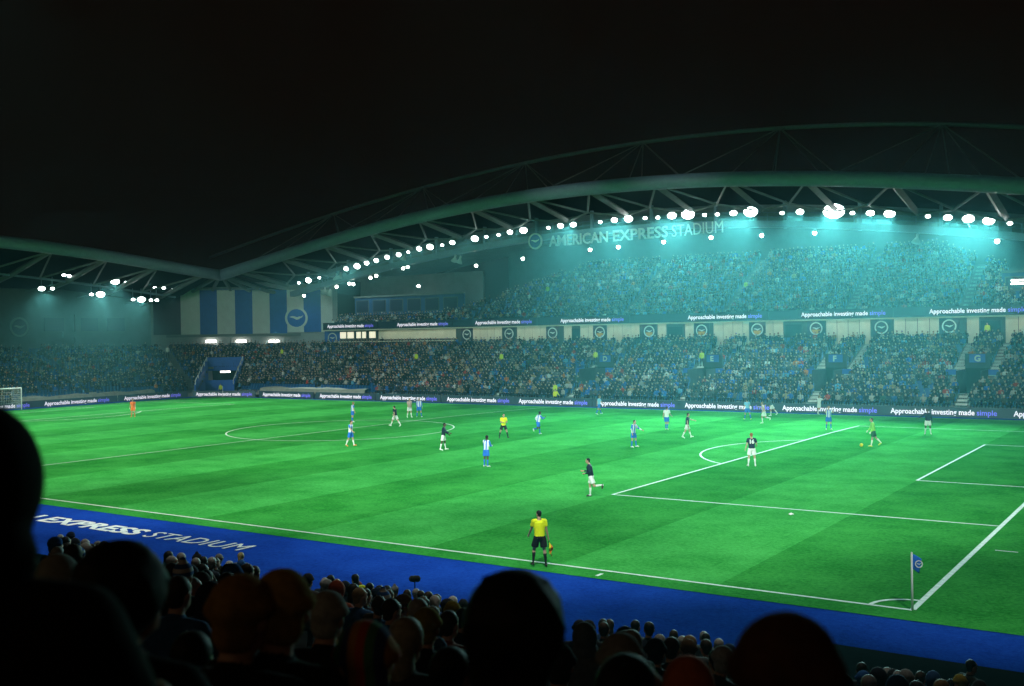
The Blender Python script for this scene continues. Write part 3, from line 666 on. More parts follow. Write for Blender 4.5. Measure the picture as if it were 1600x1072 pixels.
# ------------------------------------------------------------------ roof
YT, YC, YG = 76., 84., 86.
tp = [U(a,c,'y',YT) for a,c in ((345,430),(500,382),(649,340),(825,305),(1000,288),(1250,280),(1450,284),(1600,290))]
T = smooth_curve([(p.x,p.z) for p in tp]+[(11,17.2),(3,18.7)])
cp = [U(a,c,'y',YC) for a,c in ((330,402),(515,335),(680,290),(825,255),(1050,215),(1250,197),(1400,194),(1600,201))]
CH = smooth_curve([(p.x,p.z) for p in cp]+[(12,22)])
gp = [U(a,c,'y',YG) for a,c in ((457,459),(568,429),(698,396),(818,372),(1000,358),(1150,352),(1300,350),(1400,354),(1500,362),(1600,371))]
G = smooth_curve([(p.x,p.z) for p in gp]+[(8,13.6)])
J0 = tp[0]; xr = [J0.x+(11-J0.x)*i/64 for i in range(65)]
b = MB(); b.tube([(x,YT,T(x)) for x in xr], .80, 16); part(b, 'arch_tube', M['steel'], east, True)
xc_ = [-128+142*i/70 for i in range(71)]
b = MB(); b.tube([(x,YC,CH(x)) for x in xc_], .24, 8); part(b, 'top_chord', M['steel_dark'], east, True)
nodes = [-117.5+16.9*i for i in range(8)]
for i, nx in enumerate(nodes):
    for dx, tgt in ((-8.4,'t'),(8.4,'t'),(-2.6,'t'),(2.2,'t'),(-4.5,'b'),(4.5,'b')):
        x1 = nx+dx
        if x1 < J0.x+.5 or x1 > 11 or nx < J0.x: continue
        e = (x1,YT,T(x1)+.6) if tgt == 't' else (x1,92,G(x1)+3.4)
        b = MB(); b.tube([(nx,YC,CH(nx)), e], .075, 6); part(b, 'hanger', M['steel_dark'], east)
deckz = lambda x, t: T(x)+.5+(G(x)+2.6-T(x)-.5)*min(1,t/.36) if t < .36 else G(x)+2.6-1.4*(t-.36)/.64
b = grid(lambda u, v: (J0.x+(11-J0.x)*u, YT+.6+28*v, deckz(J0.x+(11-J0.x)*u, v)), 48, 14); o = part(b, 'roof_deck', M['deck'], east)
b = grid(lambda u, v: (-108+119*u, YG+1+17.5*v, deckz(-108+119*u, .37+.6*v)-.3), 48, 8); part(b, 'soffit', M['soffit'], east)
for i in range(15):
    x = -112+8.45*i; b = MB(); b.tube([(x,YT,T(x)-.3),(x+.2,YG-.6,G(x)+1.5)], .42, 4, flat=.9); part(b, 'rafter', M['steel_dark'], east)
    if i < 14:
        xm = x+4.2; x2 = x+8.45
        for p, q in (((x,YT,T(x)-.2),(xm,YG-3,G(xm)+2.0)), ((x2,YT,T(x2)-.2),(xm,YG-3,G(xm)+2.0)), ((x,YG-1,G(x)+1.4),(xm,YG-3,G(xm)+2.0)), ((xm,YG-3,G(xm)+2.0),(x2,YG-1,G(x2)+1.4))):
            b = MB(); b.tube([p,q], .13, 6); part(b, 'brace', M['steel_dark'], east)
# walkway under the roof
gx = [gp[0].x+(9-gp[0].x)*i/60 for i in range(61)]
b = MB()
sec = [(-.55,-.42),(.55,-.42),(.55,.32),(-.55,.32)]
vs = [(x, YG+a, G(x)+c) for x in gx for a, c in sec]
b.add(vs, [(4*i+k,4*i+(k+1)%4,4*i+4+(k+1)%4,4*i+4+k) for i in range(60) for k in range(4)]+[(0,1,2,3)])
wk = part(b, 'walkway', M['steel'], east)
b = MB()
for dz in (.75,1.25): b.tube([(x,YG-.5,G(x)+dz) for x in gx], .035, 5)
for i, x in enumerate(gx): b.tube([(x,YG-.5,G(x)+.3),(x,YG-.5,G(x)+1.25)], .03, 5)
part(b, 'railing', M['steel'], east, sub=wk)
for i in range(14):
    x = -108+8.3*i; b = MB(); b.box((x-.16,YG-.2,G(x)-.5),(x+.16,YG+.2,G(x)+2.6)); part(b, 'walkway_post', M['steel'], east)
# south roof
XB = J0.x
bp = [U(a,c,'x',XB) for a,c in ((0,378),(90,388),(180,402),(260,416),(345,430))]
bc = np.polyfit([p.y-34 for p in bp]+[34-p.y for p in bp], [p.z for p in bp]*2, 4)
BZ = lambda y: float(np.polyval(bc, y-34)) if 34-(J0.y-34)-1 < y < J0.y+1 else 17.
b = MB(); b.tube([(XB,J0.y-.0-84*i/40,BZ(J0.y-84*i/40)) for i in range(41)], .80, 16); b.ball(J0, .83, nu=16); part(b, 'roof_beam', M['steel'], south, True)
sdz = lambda y, t: BZ(y)+.6-(3.2*min(1,t/.4)+2.8*max(0,(t-.4)/.6))
b = grid(lambda u, v: (XB-.5-20*v, J0.y-84*u, sdz(J0.y-84*u, v)), 30, 10); part(b, 'roof_deck', M['deck'], south)
# roof over the corner: fans from the junction
def cornerp(a, r): 
    z = J0.z+.5-.22*r if r < 10 else J0.z-1.7-.075*(r-10)
    return (J0.x+r*math.cos(R(a)), J0.y+r*math.sin(R(a)), z)
b = grid(lambda u, v: cornerp(88+94*u, .3+23*v), 20, 8); part(b, 'corner_roof', M['deck'], south)
for a in (95,112,130,148,166): 
    b = MB(); q = [Vector(cornerp(a, r)) for r in (.5,10,22)]; b.tube([v-Vector((0,0,.4)) for v in q], .3, 6); part(b, 'rafter', M['steel_dark'], south)
for r in (8,15,21):
    b = MB(); b.tube([Vector(cornerp(92+6*i, r))-Vector((0,0,.5)) for i in range(15)], .14, 6); part(b, 'purlin', M['steel'], south)
for i in range(9):
    y = 73-8*i
    if y < 8: break
    b = MB(); b.tube([(XB,y,BZ(y)-.2),(XB-8,y-1,sdz(y,.4)-.5),(XB-19.5,y-1,sdz(y,.95)-.4)], .34, 6); part(b, 'rafter', M['steel_dark'], south)
    for p, q in (((XB,y,BZ(y)-.3),(XB-8,y-5,sdz(y-5,.4)-.6)), ((XB-8,y-5,sdz(y-5,.4)-.6),(XB-.2,y-8,BZ(y-8)-.4)), ((XB-8,y-1,sdz(y,.4)-.6),(XB-16,y-5,sdz(y-5,.8)-.7))):
        b = MB(); b.tube([p,q], .13, 6); part(b, 'brace', M['steel_dark'], south)
for t in (.4,.7):
    b = MB(); b.tube([(XB-20*t, J0.y-2-80*i/20, sdz(J0.y-2-80*i/20,t)-.6) for i in range(21)], .16, 6); part(b, 'purlin', M['steel'], south)
# south back wall and crest
XW = -129.6
b = MB(); b.box((XW-.4,6,4.5),(XW,80,15)); part(b, 'back_wall', M['wall_dim'], south)
b = MB(); b.box((XW,58.5,8.2),(XW+.5,72,8.9)); b.box((XW,60.5,6.8),(XW+.35,61.4,11.5)); part(b, 'wall_frame', M['wall_dim'], south)
for y in (57.5,63.0,67.5):
    b = MB(); b.box((XW+.002,y-1.6,9.1),(XW+.12,y+1.4,11.0)); part(b, 'wall_recess', M['navy'], south)
p = U(30,511,'x',XW+.1); c = empty('crest_sign', p, R(90), 'dim round gull crest on the dark wall above the goal end crowd', 'sign', 'club crests')
crest(c, 1.35, (0,0,0), 'wall_grey', 'navy', 'wall_grey', .06)
# corner wall with blue and white banners
vd = Vector((-.743,.669)); wd = Vector((.669,.743)); wc = CC+AX*23.2
k = (wc-Vector((CX,CY))).dot(vd); wc = Vector((CX,CY))+(wc-Vector((CX,CY)))
def UW(px, py):
    d = FW+(px-800)/FPX*RT-(py-536)/FPX*UP; t = k/(d.x*vd.x+d.y*vd.y); return EYE+t*d
bx = [283,313,340,368,395,422,449,475,502,520]
tops = [496,488,482,478,474,470,466,462,458,456]
w0, w1 = UW(232,522), UW(528,522); z0, z1 = 4.5, 16.5
cw = empty('corner_wall', (w0.x,w0.y,z0), 0, 'pale corner wall above the tunnel seats, carrying striped banners', 'wall')
def quad(b, A, B, za, zb, th, mi=0):
    n = Vector((-vd.x,-vd.y,0)).normalized()*th
    a, c = Vector((A.x,A.y,za)), Vector((B.x,B.y,za)); zt = zb if isinstance(zb, tuple) else (zb, zb)
    d, e = Vector((A.x,A.y,zt[0])), Vector((B.x,B.y,zt[1]))
    return b.add([a,c,e,d,a+n,c+n,e+n,d+n], [(0,1,2,3),(4,7,6,5),(0,4,5,1),(1,5,6,2),(2,6,7,3),(3,7,4,0)], mi)
b = MB(); quad(b, w0, w1, z0, z1, -.4); part(b, 'wall', M['wall_grey'], cw)
b = MB(); quad(b, UW(260,530), UW(470,527), UW(360,526).z, UW(360,522).z, .35); part(b, 'ledge', M['steel_dark'], cw)
for i in range(9):
    A, B = UW(bx[i],523), UW(bx[i+1],523); za = A.z if i < 6 else UW(bx[i],519).z
    b = MB(); quad(b, A, B, za, z1-1.2, .10); l = b.build('banner', M['banner_white' if i % 2 == 0 else 'blue'])
    side = ('white','blue')[i % 2]; 
    lab = {0:'white banner nearest the goal end on the corner wall',2:'white banner between two blue ones above the tunnel, second from the goal end',4:'third white banner from the goal end on the corner wall',6:'white banner behind the round gull crest on the corner wall',8:'plain white banner next to the upper tier end',
           1:'blue banner between the first two white banners from the goal end',3:'blue banner above the tunnel opening, midway along the corner wall',5:'blue banner just before the crest banner on the corner wall',7:'blue banner between the crest and the upper tier end'}[i]
    tag(l, lab, 'banner', 'blue and white banners in the corner')
b = MB(); quad(b, UW(240,523), UW(283,523), UW(283,523).z, z1-2, .08); tag(b.build('banner', M['navy']), 'dark blue banner at the shadowed end of the corner wall', 'banner', 'blue and white banners in the corner')
p = UW(463,497); c = empty('crest_sign', p-Vector((vd.x,vd.y,0))*.16, R(47.9), 'large round gull crest with pale ring on the white corner banner', 'sign', 'club crests')
crest(c, 1.78, (0,0,0), 'banner_white', 'blue', 'banner_white', .06)
p = UW(514,527); c = empty('crest_sign', (-104.2,87.1,7.6), R(10), 'small round crest on a blue panel beside the lit windows', 'sign', 'club crests')
b = MB(); b.box((-1.4,-.05,-1.7),(1.4,0,1.2)); b.build('board', M['blue'], c); crest(c, .8, (0,-.052,-.1), 'banner_white', 'blue', 'banner_white', .03)
# tunnel in the corner
ax3 = Vector((AX.x,AX.y,0)); an3 = Vector((AXN.x,AXN.y,0)); c3 = Vector((CC.x,CC.y,0))
tl = empty('tunnel', c3+ax3*10, 0, 'dark players tunnel opening cut through the corner seats, with blue parapets', 'tunnel')
def tb(s0, s1, l0, l1, za, zb, b, zb2=None, mi=0):
    zb2 = zb if zb2 is None else zb2
    P = lambda s, l, z: c3+ax3*s+an3*l+Vector((0,0,z))
    b.add([P(s0,l0,za),P(s1,l0,za),P(s1,l1,za),P(s0,l1,za),P(s0,l0,zb),P(s1,l0,zb2),P(s1,l1,zb2),P(s0,l1,zb)], [(0,1,2,3),(4,7,6,5),(0,4,5,1),(1,5,6,2),(2,6,7,3),(3,7,4,0)], mi); return b
for s in (-1,1):
    part(tb(5.6,14.6, s*2.5,s*2.75,-.4,1.2,MB(),4.4), 'parapet', M['blue'], tl)
    b = MB(); P = lambda q, z: c3+ax3*q+an3*(s*2.62)+Vector((0,0,z)); b.tube([P(5.6,1.75),P(14.4,4.95)], .07, 6)
    for q in (5.7,8,10.3,12.5,14.3): b.tube([P(q,1.2+.355*(q-5.6)),P(q,1.75+.364*(q-5.6))], .05, 6)
    part(b, 'handrail', M['white'], tl)
part(tb(14.6,14.9,-2.75,2.75,2.9,4.9,MB()), 'lintel', M['blue'], tl)
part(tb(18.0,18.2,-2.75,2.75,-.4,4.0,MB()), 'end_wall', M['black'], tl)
part(tb(5,18,-2.5,2.5,-.45,-.30,MB()), 'floor', M['concrete'], tl)
part(tb(14.9,18,-2.75,2.75,3.6,3.8,MB()), 'ceiling', M['wall_grey'], tl)
for s in (-1,1): part(tb(14.6,18,s*2.5,s*2.75,-.4,3.6,MB()), 'side_wall', M['wall_grey'], tl)
part(tb(9.2,9.35,-2.3,1.9,-.3,1.7,MB()), 'screen', M['blue'], tl)
# strip lights in the corner
for px, py, nm in ((330,533,'glowing strip light on the corner wall, nearest the goal end'),(377,533,'middle strip light of the three on the corner wall'),(428,533,'glowing strip light on the corner wall under the crest banner')):
    p = UW(px,py)-Vector((vd.x,vd.y,0))*.5; s = empty('strip_light', p, R(47.9), nm, 'strip light', 'strip lights by the tunnel')
    b = MB(); b.box((-.8,-.12,.14),(.8,.12,.24)); b.build('housing', M['gloss'], s)
    b = MB(); b.tube([(-.78,0,0),(.78,0,0)], .21, 10); b.build('tube', M['tube_lamp'], s)
p = c3+ax3*14.5+Vector((0,0,2.95)); s = empty('strip_light', p, R(39.5), 'strip light under the tunnel lintel', 'strip light', 'strip lights by the tunnel')
b = MB(); b.tube([(-.7,0,-.2),(.7,0,-.2)], .13, 10); b.build('tube', M['tube_lamp'], s); b = MB(); b.box((-.75,-.1,-.12),(.75,.1,.0)); b.build('housing', M['gloss'], s)
for px, py, l, lb in ((1590,438,1.2,'long bright bar lamp hanging in front of the upper boxes'),(1594,443,1.7,'shorter bright bar lamp just under the long one')):
    s = empty('bar_lamp', U(px,py,'y',88), 0, lb, 'bar lamp', 'bar lamps by the upper boxes')
    b = MB(); b.tube([(-l/2,0,0),(l/2+2,0,0)], .075, 8); b.build('tube', M['tube_lamp'], s); b = MB(); b.box((-l/2,-.08,.13),(l/2+3,.08,.2)); b.build('housing', M['gloss'], s)
# tarpaulins over the front rows in the corner
def tarp(pts, label, w=1.5, z=.9):
    b = MB(); vs = []; 
    for i, p in enumerate(pts):
        a = pts[max(0,i-1)]; c = pts[min(len(pts)-1,i+1)]; n = Vector((-(c-a).y,(c-a).x)).normalized()
        for t, zz in ((0,.15),(.15,z*.9),(.6,z+.12*math.sin(i*2.1)),(1,z*1.05+.1*math.sin(i*1.3))): q = p+n*w*t; vs.append((q.x,q.y,zz))
    b.add(vs, [(4*i+k,4*i+k+1,4*i+5+k,4*i+4+k) for i in range(len(pts)-1) for k in range(3)])
    tag(b.build('seat_cover', M['tarp'], None, True), label, 'tarpaulin', 'pale covers behind the boards')
tarp([Vector((-102+12*i/10*1.6,70.2-.0*i)) for i in range(11)][::1], 'pale tarpaulin over front seats behind the boards past the tunnel')
tarp([Vector((-112.0,42+i*1.9)) for i in range(11)], 'pale tarpaulin over front seats behind the goal end boards')
# ------------------------------------------------------------------ boards
ORD = ['first','second','third','fourth','fifth','sixth','seventh','eighth','ninth','tenth','eleventh','twelfth']
tw = text_mesh('Approachable investing made', .66, M['led_white'], .012, .004, 1.0, 7.1); ts = text_mesh('simple', .66, M['led_blue'], .012, .004, 1.0, 1.62)
def led(loc, rz, L, off, label, group, h=.92, sc=1.0, z0=0., cab='led_board'):
    o = empty('advertising_board', loc, rz, label, 'advertising board', group)
    b = MB(); b.box((-off,0,z0),(L-off-.03,.16,z0+h)); b.build('cabinet', M[cab], o)
    for me, x in ((tw,0),(ts,7.28)):
        t = obj('lettering', me, o, (x*sc,-.012,z0+h*.5-.2*sc), (R(90),0,0)); t.scale = (sc,sc,1)
    return o
G1 = 'lit boards round the pitch'
for i, x in enumerate((-99.9,-89.3,-79.0,-68.6,-58.4,-48.1,-38.1,-27.9,-17.8,-7.6,2.65)):
    led((x,69,-.40), 0, 10.22, .75, f'{ORD[i]} lit pitchside board from the tunnel corner along the far touchline', G1)
dv = Vector((-101.2,68.95))-Vector((-110.35,65.9)); led((-110.35+.4,65.9+.13,-.40), math.atan2(dv.y,dv.x), dv.length, .5, 'lit board set at an angle in front of the corner tunnel', G1, sc=.97)
for i, y in enumerate((55.0,43.9,33.1,22.0)):
    led((-110.5,y,-.36), R(90), 10.9, .8, f'{ORD[i]} lit board behind the goal line counted from the tunnel corner', G1)
G2 = 'lit boards along the upper tier front'
for i, (a, c) in enumerate(((512,510),(621,506),(743,503),(876,500),(1075,496),(1252,491),(1452,488))):
    x = U(a,c,'y',85.8).x; xn = x+9.6
    led((x,85.72,8.80), 0, 10.4, .45, f'{ORD[i]} lit ribbon board on the upper tier front, counted from the banners', G2, h=.9, sc=1.03, cab='navy')
# ------------------------------------------------------------------ stadium sign on the walkway
s0, s1 = U(837,377,'y',YG-.9), U(1130,357,'y',YG-.9)
sg = empty('stadium_sign', s0, 0, 'large pale lettered sign with round blue gull crest hung on the roof walkway', 'sign')
crest(sg, 1.05, (0,0,0), 'white', 'blue', 'white', .12)
def curved_text(s, a, c, width_px, bold, name, size):
    A, B = U(*a,'y',YG-.8), U(*c,'y',YG-.8); me = text_mesh(s, size, M['white'], bold, .05, 1.0, (B-A).length)
    o = obj(name, me, sg, A-s0, (R(90),0,0)); o.rotation_euler = Matrix(((B-A).normalized(), Vector((0,0,1)).cross((B-A).normalized()).cross((B-A).normalized())*-1, Vector((0,-1,0)))).transposed().to_euler(); return o
def place_word(s, a, c, bold, size):
    A, B = U(*a,'y',YG-.8), U(*c,'y',YG-.8); me = text_mesh(s, size, M['white'], bold, .05, 1.0, (B-A).length)
    o = obj('lettering', me, sg, A-s0, (R(90), -math.atan2(B.z-A.z, B.x-A.x), 0)); return o
place_word('AMERICAN', (858,385), (950,378), .035, 1.9); place_word('EXPRESS', (958,377), (1044,370), .035, 1.9); place_word('STADIUM', (1050,370), (1130,363), -.005, 2.0)
b = MB(); q = U(990,372,'y',YG-.5); b.tube([s0-s0+Vector((1.2,.2,-.3)), s1-s0+Vector((0,.2,-.1))], .07, 6); b.build('bracket', M['steel'], sg)
# ------------------------------------------------------------------ floodlights
FL = [(467,442,0),(482,438,2),(499,434,0),(541,420,1),(558,416,2),(573,411,1),(588,407,1),(605,402,1),(623,398,1),(638,394,0),(655,389,1),(672,386,2),(691,383,0),(707,379,1),(742,373,2),(760,370,0),(779,367,0),(797,363,1),(818,360,2),(857,356,0),(876,353,1),(896,351,1),(938,347,0),(960,344,1),(982,342,2),(1008,341,0),(1028,340,0),(1050,337,2),(1075,335,3),(1101,336,0),(1121,335,0),(1146,333,1),(1173,331,3),(1222,333,0),(1250,331,1),(1303,330,4),(1332,333,0),(1360,333,1),(1390,334,2),(1450,338,0),(1481,340,1),(1513,342,2),(1545,345,2),(1578,349,0)]
SZ = [.25,.42,.56,.80,1.15]
FGRP = 'floodlights along the roof walkway'
def aim(o, target): o.rotation_euler = (Vector(target)-o.matrix_world.translation).to_track_quat('-Z','Y').to_euler()
def spot(loc, target, power, ang=70, blend=.6, c=(.80,1,.93), rad=.35, parent=None):
    l = bpy.data.lights.new('lamp', 'SPOT'); l.energy = power; l.spot_size = R(ang); l.spot_blend = blend; l.color = c; l.shadow_soft_size = rad
    o = bpy.data.objects.new('lamp', l); col.objects.link(o); o.location = loc
    o.rotation_euler = (Vector(target)-Vector(loc)).to_track_quat('-Z','Y').to_euler(); return o
lens_me, house_me = {}, {}
for i, s in enumerate(SZ):
    b = MB(); n = 24; b.add([(s*math.cos(2*math.pi*j/n), -.02-.10*0, .68*s*math.sin(2*math.pi*j/n)) for j in range(n)]+[(0,-.10,0)], [(j,(j+1)%n,n) for j in range(n)]); lens_me[i] = b.mesh('lens', [M['lamp']], True)
    b = MB(); b.tube([(0,-.01,0),(0,.10,0),(0,.38,0)], [s*1.08,s*1.06,s*.55], 16, flat=.72); house_me[i] = b.mesh('housing', [M['gloss']], True)
def where(i, n): return 'nearest the banners' if i == 0 else ''
SNAME = ['small flat','medium oval','large oval','very large','glaring largest']
P_EAST = float(26000)
cnt = {}
for i, (px, py, s) in enumerate(FL):
    p = U(px,py,'y',YG-1.2); cnt[s] = cnt.get(s,0)+1
    f = empty('floodlight', p, 0, None, 'floodlight', FGRP)
    pos = 'left of the crest sign, between the banners and the sign' if px < 837 else 'above the stadium lettering' if px < 1130 else 'past the end of the lettering'
    nth = sum(1 for q in FL[:i+1] if q[2] == s and ((q[0] < 837) == (px < 837)) and ((q[0] < 1130) == (px < 1130)))
    f['label'] = f'{SNAME[s]} floodlight on the walkway {pos.split(",")[0]}, number {nth} of that size' if False else f'{ORD[nth-1]} {SNAME[s]} floodlight {pos.split(",")[0]} on the roof walkway'
    a = empty('tmp', (0,0,0)); bpy.data.objects.remove(a)
    l = obj('lens', lens_me[s], f); h = obj('housing', house_me[s], f)
    tilt = R(18); l.rotation_euler.x = tilt; h.rotation_euler.x = tilt
    gz = G(p.x)+.3-p.z
    b = MB(); b.tube([(0,.25,-.1),(0,.75,min(-.2,gz))], .05, 6); b.build('bracket', M['steel'], f)
    if s >= 1:
        tx = p.x*.8-14+rng.uniform(-8,8); ty = (42,26,12,34,56)[i % 5]
        an = (44,34,28,38,60)[i % 5]
        wide = s >= 3 or px in (1513,1545,1390,982,1250); pw = .22 if wide else 1.
        if wide: ty, an = 67, 84
        if wide or px > 880: spot(p+Vector((0,-.7,-.15)), (p.x+.30*(6.7-p.x),40,0), P_EAST*(.8,1.3,1.7,2.7,3.2)[s], 38, 1., c=(.50,1,.98))
        spot(p+Vector((0,-.5,-.15)), (tx,ty,0), P_EAST*(.8,1,1.15,1.4,1.8)[s]*pw, an, .8, c=(.55,1,.95) if wide else (.80,1,.93))
# smaller lamps under the walkway
DL = [(475,462),(526,448),(546,443),(552,444),(579,434),(588,431),(630,419),(637,417),(654,447),(744,415),(817,404),(922,390),(966,386),(1037,378),(1111,371),(1190,368),(1273,364),(1558,377),(420,468)]
b = MB(); b.ball((0,0,0), .24, .2, .24, 12, 8); dl_l = b.mesh('lens', [M['lamp_warm']], True)
b = MB(); b.tube([(0,.05,.1),(0,.15,.45)], [.26,.12], 10); dl_h = b.mesh('housing', [M['gloss']], True)
for i, (px, py) in enumerate(DL):
    p = U(px,py,'y',92 if px > 640 and px not in (1558,) else 88); f = empty('downlight', p, 0, None, 'lamp', 'small lamps under the roof')
    f['label'] = f'small round lamp under the roof, {ORD[i % 12]} of the {"first dozen" if i < 12 else "later ones"} from the banners'
    obj('lens', dl_l, f); obj('housing', dl_h, f)
    spot(p+Vector((0,-.1,-.3)), (p.x,p.y+2,p.z-10), 260 if px > 640 else 200, 150, .5, c=(.62,1,.98))
# loudspeakers
for px, py, lb in ((508,453,'white horn loudspeaker under the walkway end'),(516,456,'tilted white horn loudspeaker beside the walkway end one'),(712,403,'white horn loudspeaker under the mid walkway'),(720,405,'tilted white horn loudspeaker next to the mid walkway one'),(633,401,'lone white horn loudspeaker above the walkway rail'),(526,432,'white horn loudspeaker on the rail among the first lamps'),(533,430,'second white horn loudspeaker on the rail among the first lamps'),(1434,372,'pale loudspeaker cluster hanging past the lettering')):
    p = U(px,py,'y',YG-.3); f = empty('loudspeaker', p, R(rng.uniform(-30,30)), lb, 'loudspeaker', 'loudspeakers on the walkway')
    b = MB(); b.tube([(0,0,.45),(0,-.1,.05),(0,-.35,-.5)], [.12,.16,.48], 12); b.build('horn', M['white'], f, True); b = MB(); b.box((-.12,-.1,.4),(.12,.15,.75)); b.build('driver', M['steel'], f); b = MB(); b.tube([(0,0,.7),(0,.1,1.5)], .04, 6); b.build('bracket', M['steel'], f)
# goal end lamps
SL = [(65,451,2),(82,451,0),(100,430,1),(108,431,0),(180,440,3),(197,441,0),(143,460,1),(157,460,3),(208,468,0),(221,468,3),(236,469,0),(245,469,0),(242,450,0),(256,450,0),(270,450,0),(279,450,0)]
for i, (px, py, s) in enumerate(SL):
    p = U(px,py,'x',XB-7.2); f = empty('floodlight', p, R(62), None, 'floodlight', 'floodlights under the goal end roof')
    f['label'] = f'{SNAME[s]} lamp under the goal end roof, {ORD[i] if i < 12 else ["thirteenth","fourteenth","fifteenth","sixteenth"][i-12]} from the frame edge'
    l = obj('lens', lens_me[max(0,s-1)], f); h = obj('housing', house_me[max(0,s-1)], f); l.rotation_euler.x = h.rotation_euler.x = R(14)
    b = MB(); b.tube([(0,.3,0),(0,.3,1.6)], .05, 6); b.build('bracket', M['steel'], f)
    if s >= 2: spot(p+Vector((.6,0,-.2)), (-88,31,0), 11000, 34, .8)
# out-of-view near-side floodlights first, then added fill spots and points without fittings
for i in range(24): spot((-112+5.4*i, -13, 23), (-110+4.7*i, (12,26,44,30)[i%4], 0), (27000,28000,25000,23000)[i%4], (60,46,38,42)[i%4], .7, c=(.84,1,.92))
for i in range(4): spot((-100+28*i, -13, 23.5), (-92+20*i, 70, 8), 3000, 100, .6, c=(.70,1,.94))  # added wide fill that lifts the far roof tube
for i in range(16): spot((-112+7.6*i, -13, 24), (-112+7.2*i, 79, 2), 16500, 19, .8, c=(.86,1,.93))  # extra spots added to light the far lower tier evenly
for i in range(6): spot((-46+6.5*i, -12.5, 23), (-46+6.5*i, -3, 0), 3600, 58, .9, c=(.9,1,.88))  # added to brighten the near blue strip and front rows
for i in range(9): spot((-44+5.5*i, -11, 22), (-44+5.5*i, -14.5, 0), 1900, 42, .9, c=(1,.97,.82))  # added top light on the heads of the near rows
for i in range(4):  # added warm fill behind the camera, lifts the backs of the hats
    l = bpy.data.lights.new('stand_fill_lamp', 'POINT'); l.energy = 62; l.color = (1,.70,.38); l.shadow_soft_size = .4; o = bpy.data.objects.new('stand_fill_lamp', l); col.objects.link(o); o.location = (-20+12*i, -38, 13.5)
for i in range(2): spot((-56+14*i, -13, 24), (-56+14*i, YG, 20), 55000, 10, 1., c=(.86,1,.95))  # added narrow beams that brighten the walkway sign
for i in range(2): spot((-70+20*i, -13, 24), (-124+6*i, 82+6*i, 10.5), 21000, 15, 1., c=(.86,1,.93))  # added beams that lift the corner banners
for i in range(34):  # points for the tiny lamps under the fascia, brightening the wall panels
    l = bpy.data.lights.new('stand_fill_lamp', 'POINT'); l.energy = 19; l.color = (1,.95,.75); l.shadow_soft_size = .2; o = bpy.data.objects.new('stand_fill_lamp', l); col.objects.link(o); o.location = (-93+3.1*i, 85.9, 8.35)
spot((10,-14,20), (0,4,.5), 15000, 34, .8, c=(.84,1,.92))  # added spot that picks out the near corner flag
# ------------------------------------------------------------------ spectators: far crowd as one mass, the largest as individuals
COATS = [((.010,.012,.016),'black',30),((.02,.028,.05),'navy',22),((.05,.055,.06),'charcoal',14),((.10,.11,.11),'grey',8),((.05,.045,.03),'brown',6),((.03,.06,.04),'dark green',6),((.02,.10,.32),'blue',6),((.35,.33,.30),'pale grey',4),((.55,.54,.50),'white',3),((.36,.03,.02),'red',2.2),((.30,.22,.12),'tan',3),((.45,.14,.03),'orange',1),((.10,.30,.45),'light blue',2)]
cw_ = np.array([c[2] for c in COATS]); cw_ = cw_/cw_.sum()
HATS = [((.010,.009,.008),'black hair'),((.05,.028,.015),'brown hair'),((.25,.17,.08),'fair hair'),((.30,.30,.29),'grey hair'),((.015,.02,.04),'a dark wool hat'),((.02,.12,.40),'a blue wool hat'),((.45,.45,.43),'a pale wool hat'),((.30,.03,.02),'a red wool hat')]
hw_ = np.array([26,26,8,12,14,6,5,1.5]); hw_ = hw_/hw_.sum()
def crowd_template(v):
    b = MB(); r = random.Random(v); lean = r.uniform(-.02,.12); ty = lambda z: lean*(z-.45)*1.2
    for z0, z1, r0, r1 in ((.42,.75,.17,.19),(.75,1.0,.19,.20),(1.0,1.12,.20,.09)):
        b.tube([(0,ty(z0),z0),(0,ty(z1),z1)], [r0,r1], 8, 0, z0 < .5, .62)
    for s in (-1,1):
        el = Vector((s*.27,.06+r.uniform(-.03,.08),.74)); ha = Vector((s*r.uniform(.05,.16),.30,r.choice([.62,.62,.70,.9]))); b.tube([(s*.20,ty(1),1.03),el,ha], [.075,.062,.05], 5, 0)
        b.ball(ha, .05, nu=5, nv=4, mi=1)
        b.tube([(s*.10,.0,.50),(s*.12,.42,.52),(s*.12,.42,.08)], [.10,.085,.06], 5, 3); b.box((s*.12-.05,.36,0),(s*.12+.05,.60,.08),3)
    h = Vector((0,ty(1.25)+.03,1.27)); b.ball(h, .078, .095, .115, 8, 6, 1); b.ball(h+Vector((0,-.016,.028)), .087, .100, .100, 8, 6, 2)
    return np.array(b.v), b.f, np.array(b.m)
TPL = [crowd_template(i) for i in range(5)]
def noise2(x, y, s=1.): return math.sin(x*.37*s+1.3)*math.sin(y*.61*s+.4)+.6*math.sin(x*.91*s+y*.8+2.1)+.4*math.sin(x*.17+y*.23)
seats = []     # x, y, z, heading (unit vector towards the pitch), tier
for k in range(NROW):
    r = rk(k); z = zk(k)
    n = int((13+106.5)/.52)
    for i in range(n):
        x = -106.4+.52*i+.26*(k%2); y = 65+r
        if not (in_stair(x,y) or in_vom(x,y,.15) or in_tunnel(x,y,.4)): seats.append((x,y,z,0,-1,0))
    n = int(r*math.pi/2/.55)
    for i in range(n):
        a = R(90+90*(i+.5)/n); x, y = CC.x+r*math.cos(a), CC.y+r*math.sin(a)
        if not in_tunnel(x,y,.4) and not abs(math.degrees(a)-157) < 40/r: seats.append((x,y,z,-math.cos(a),-math.sin(a),0))
    for i in range(int(45/.52)):
        y = 64.9-.52*i; x = -106.5-r
        if not any(abs(y-q) < .6 for q in (52,38,26)): seats.append((x,y,z,1,0,0))
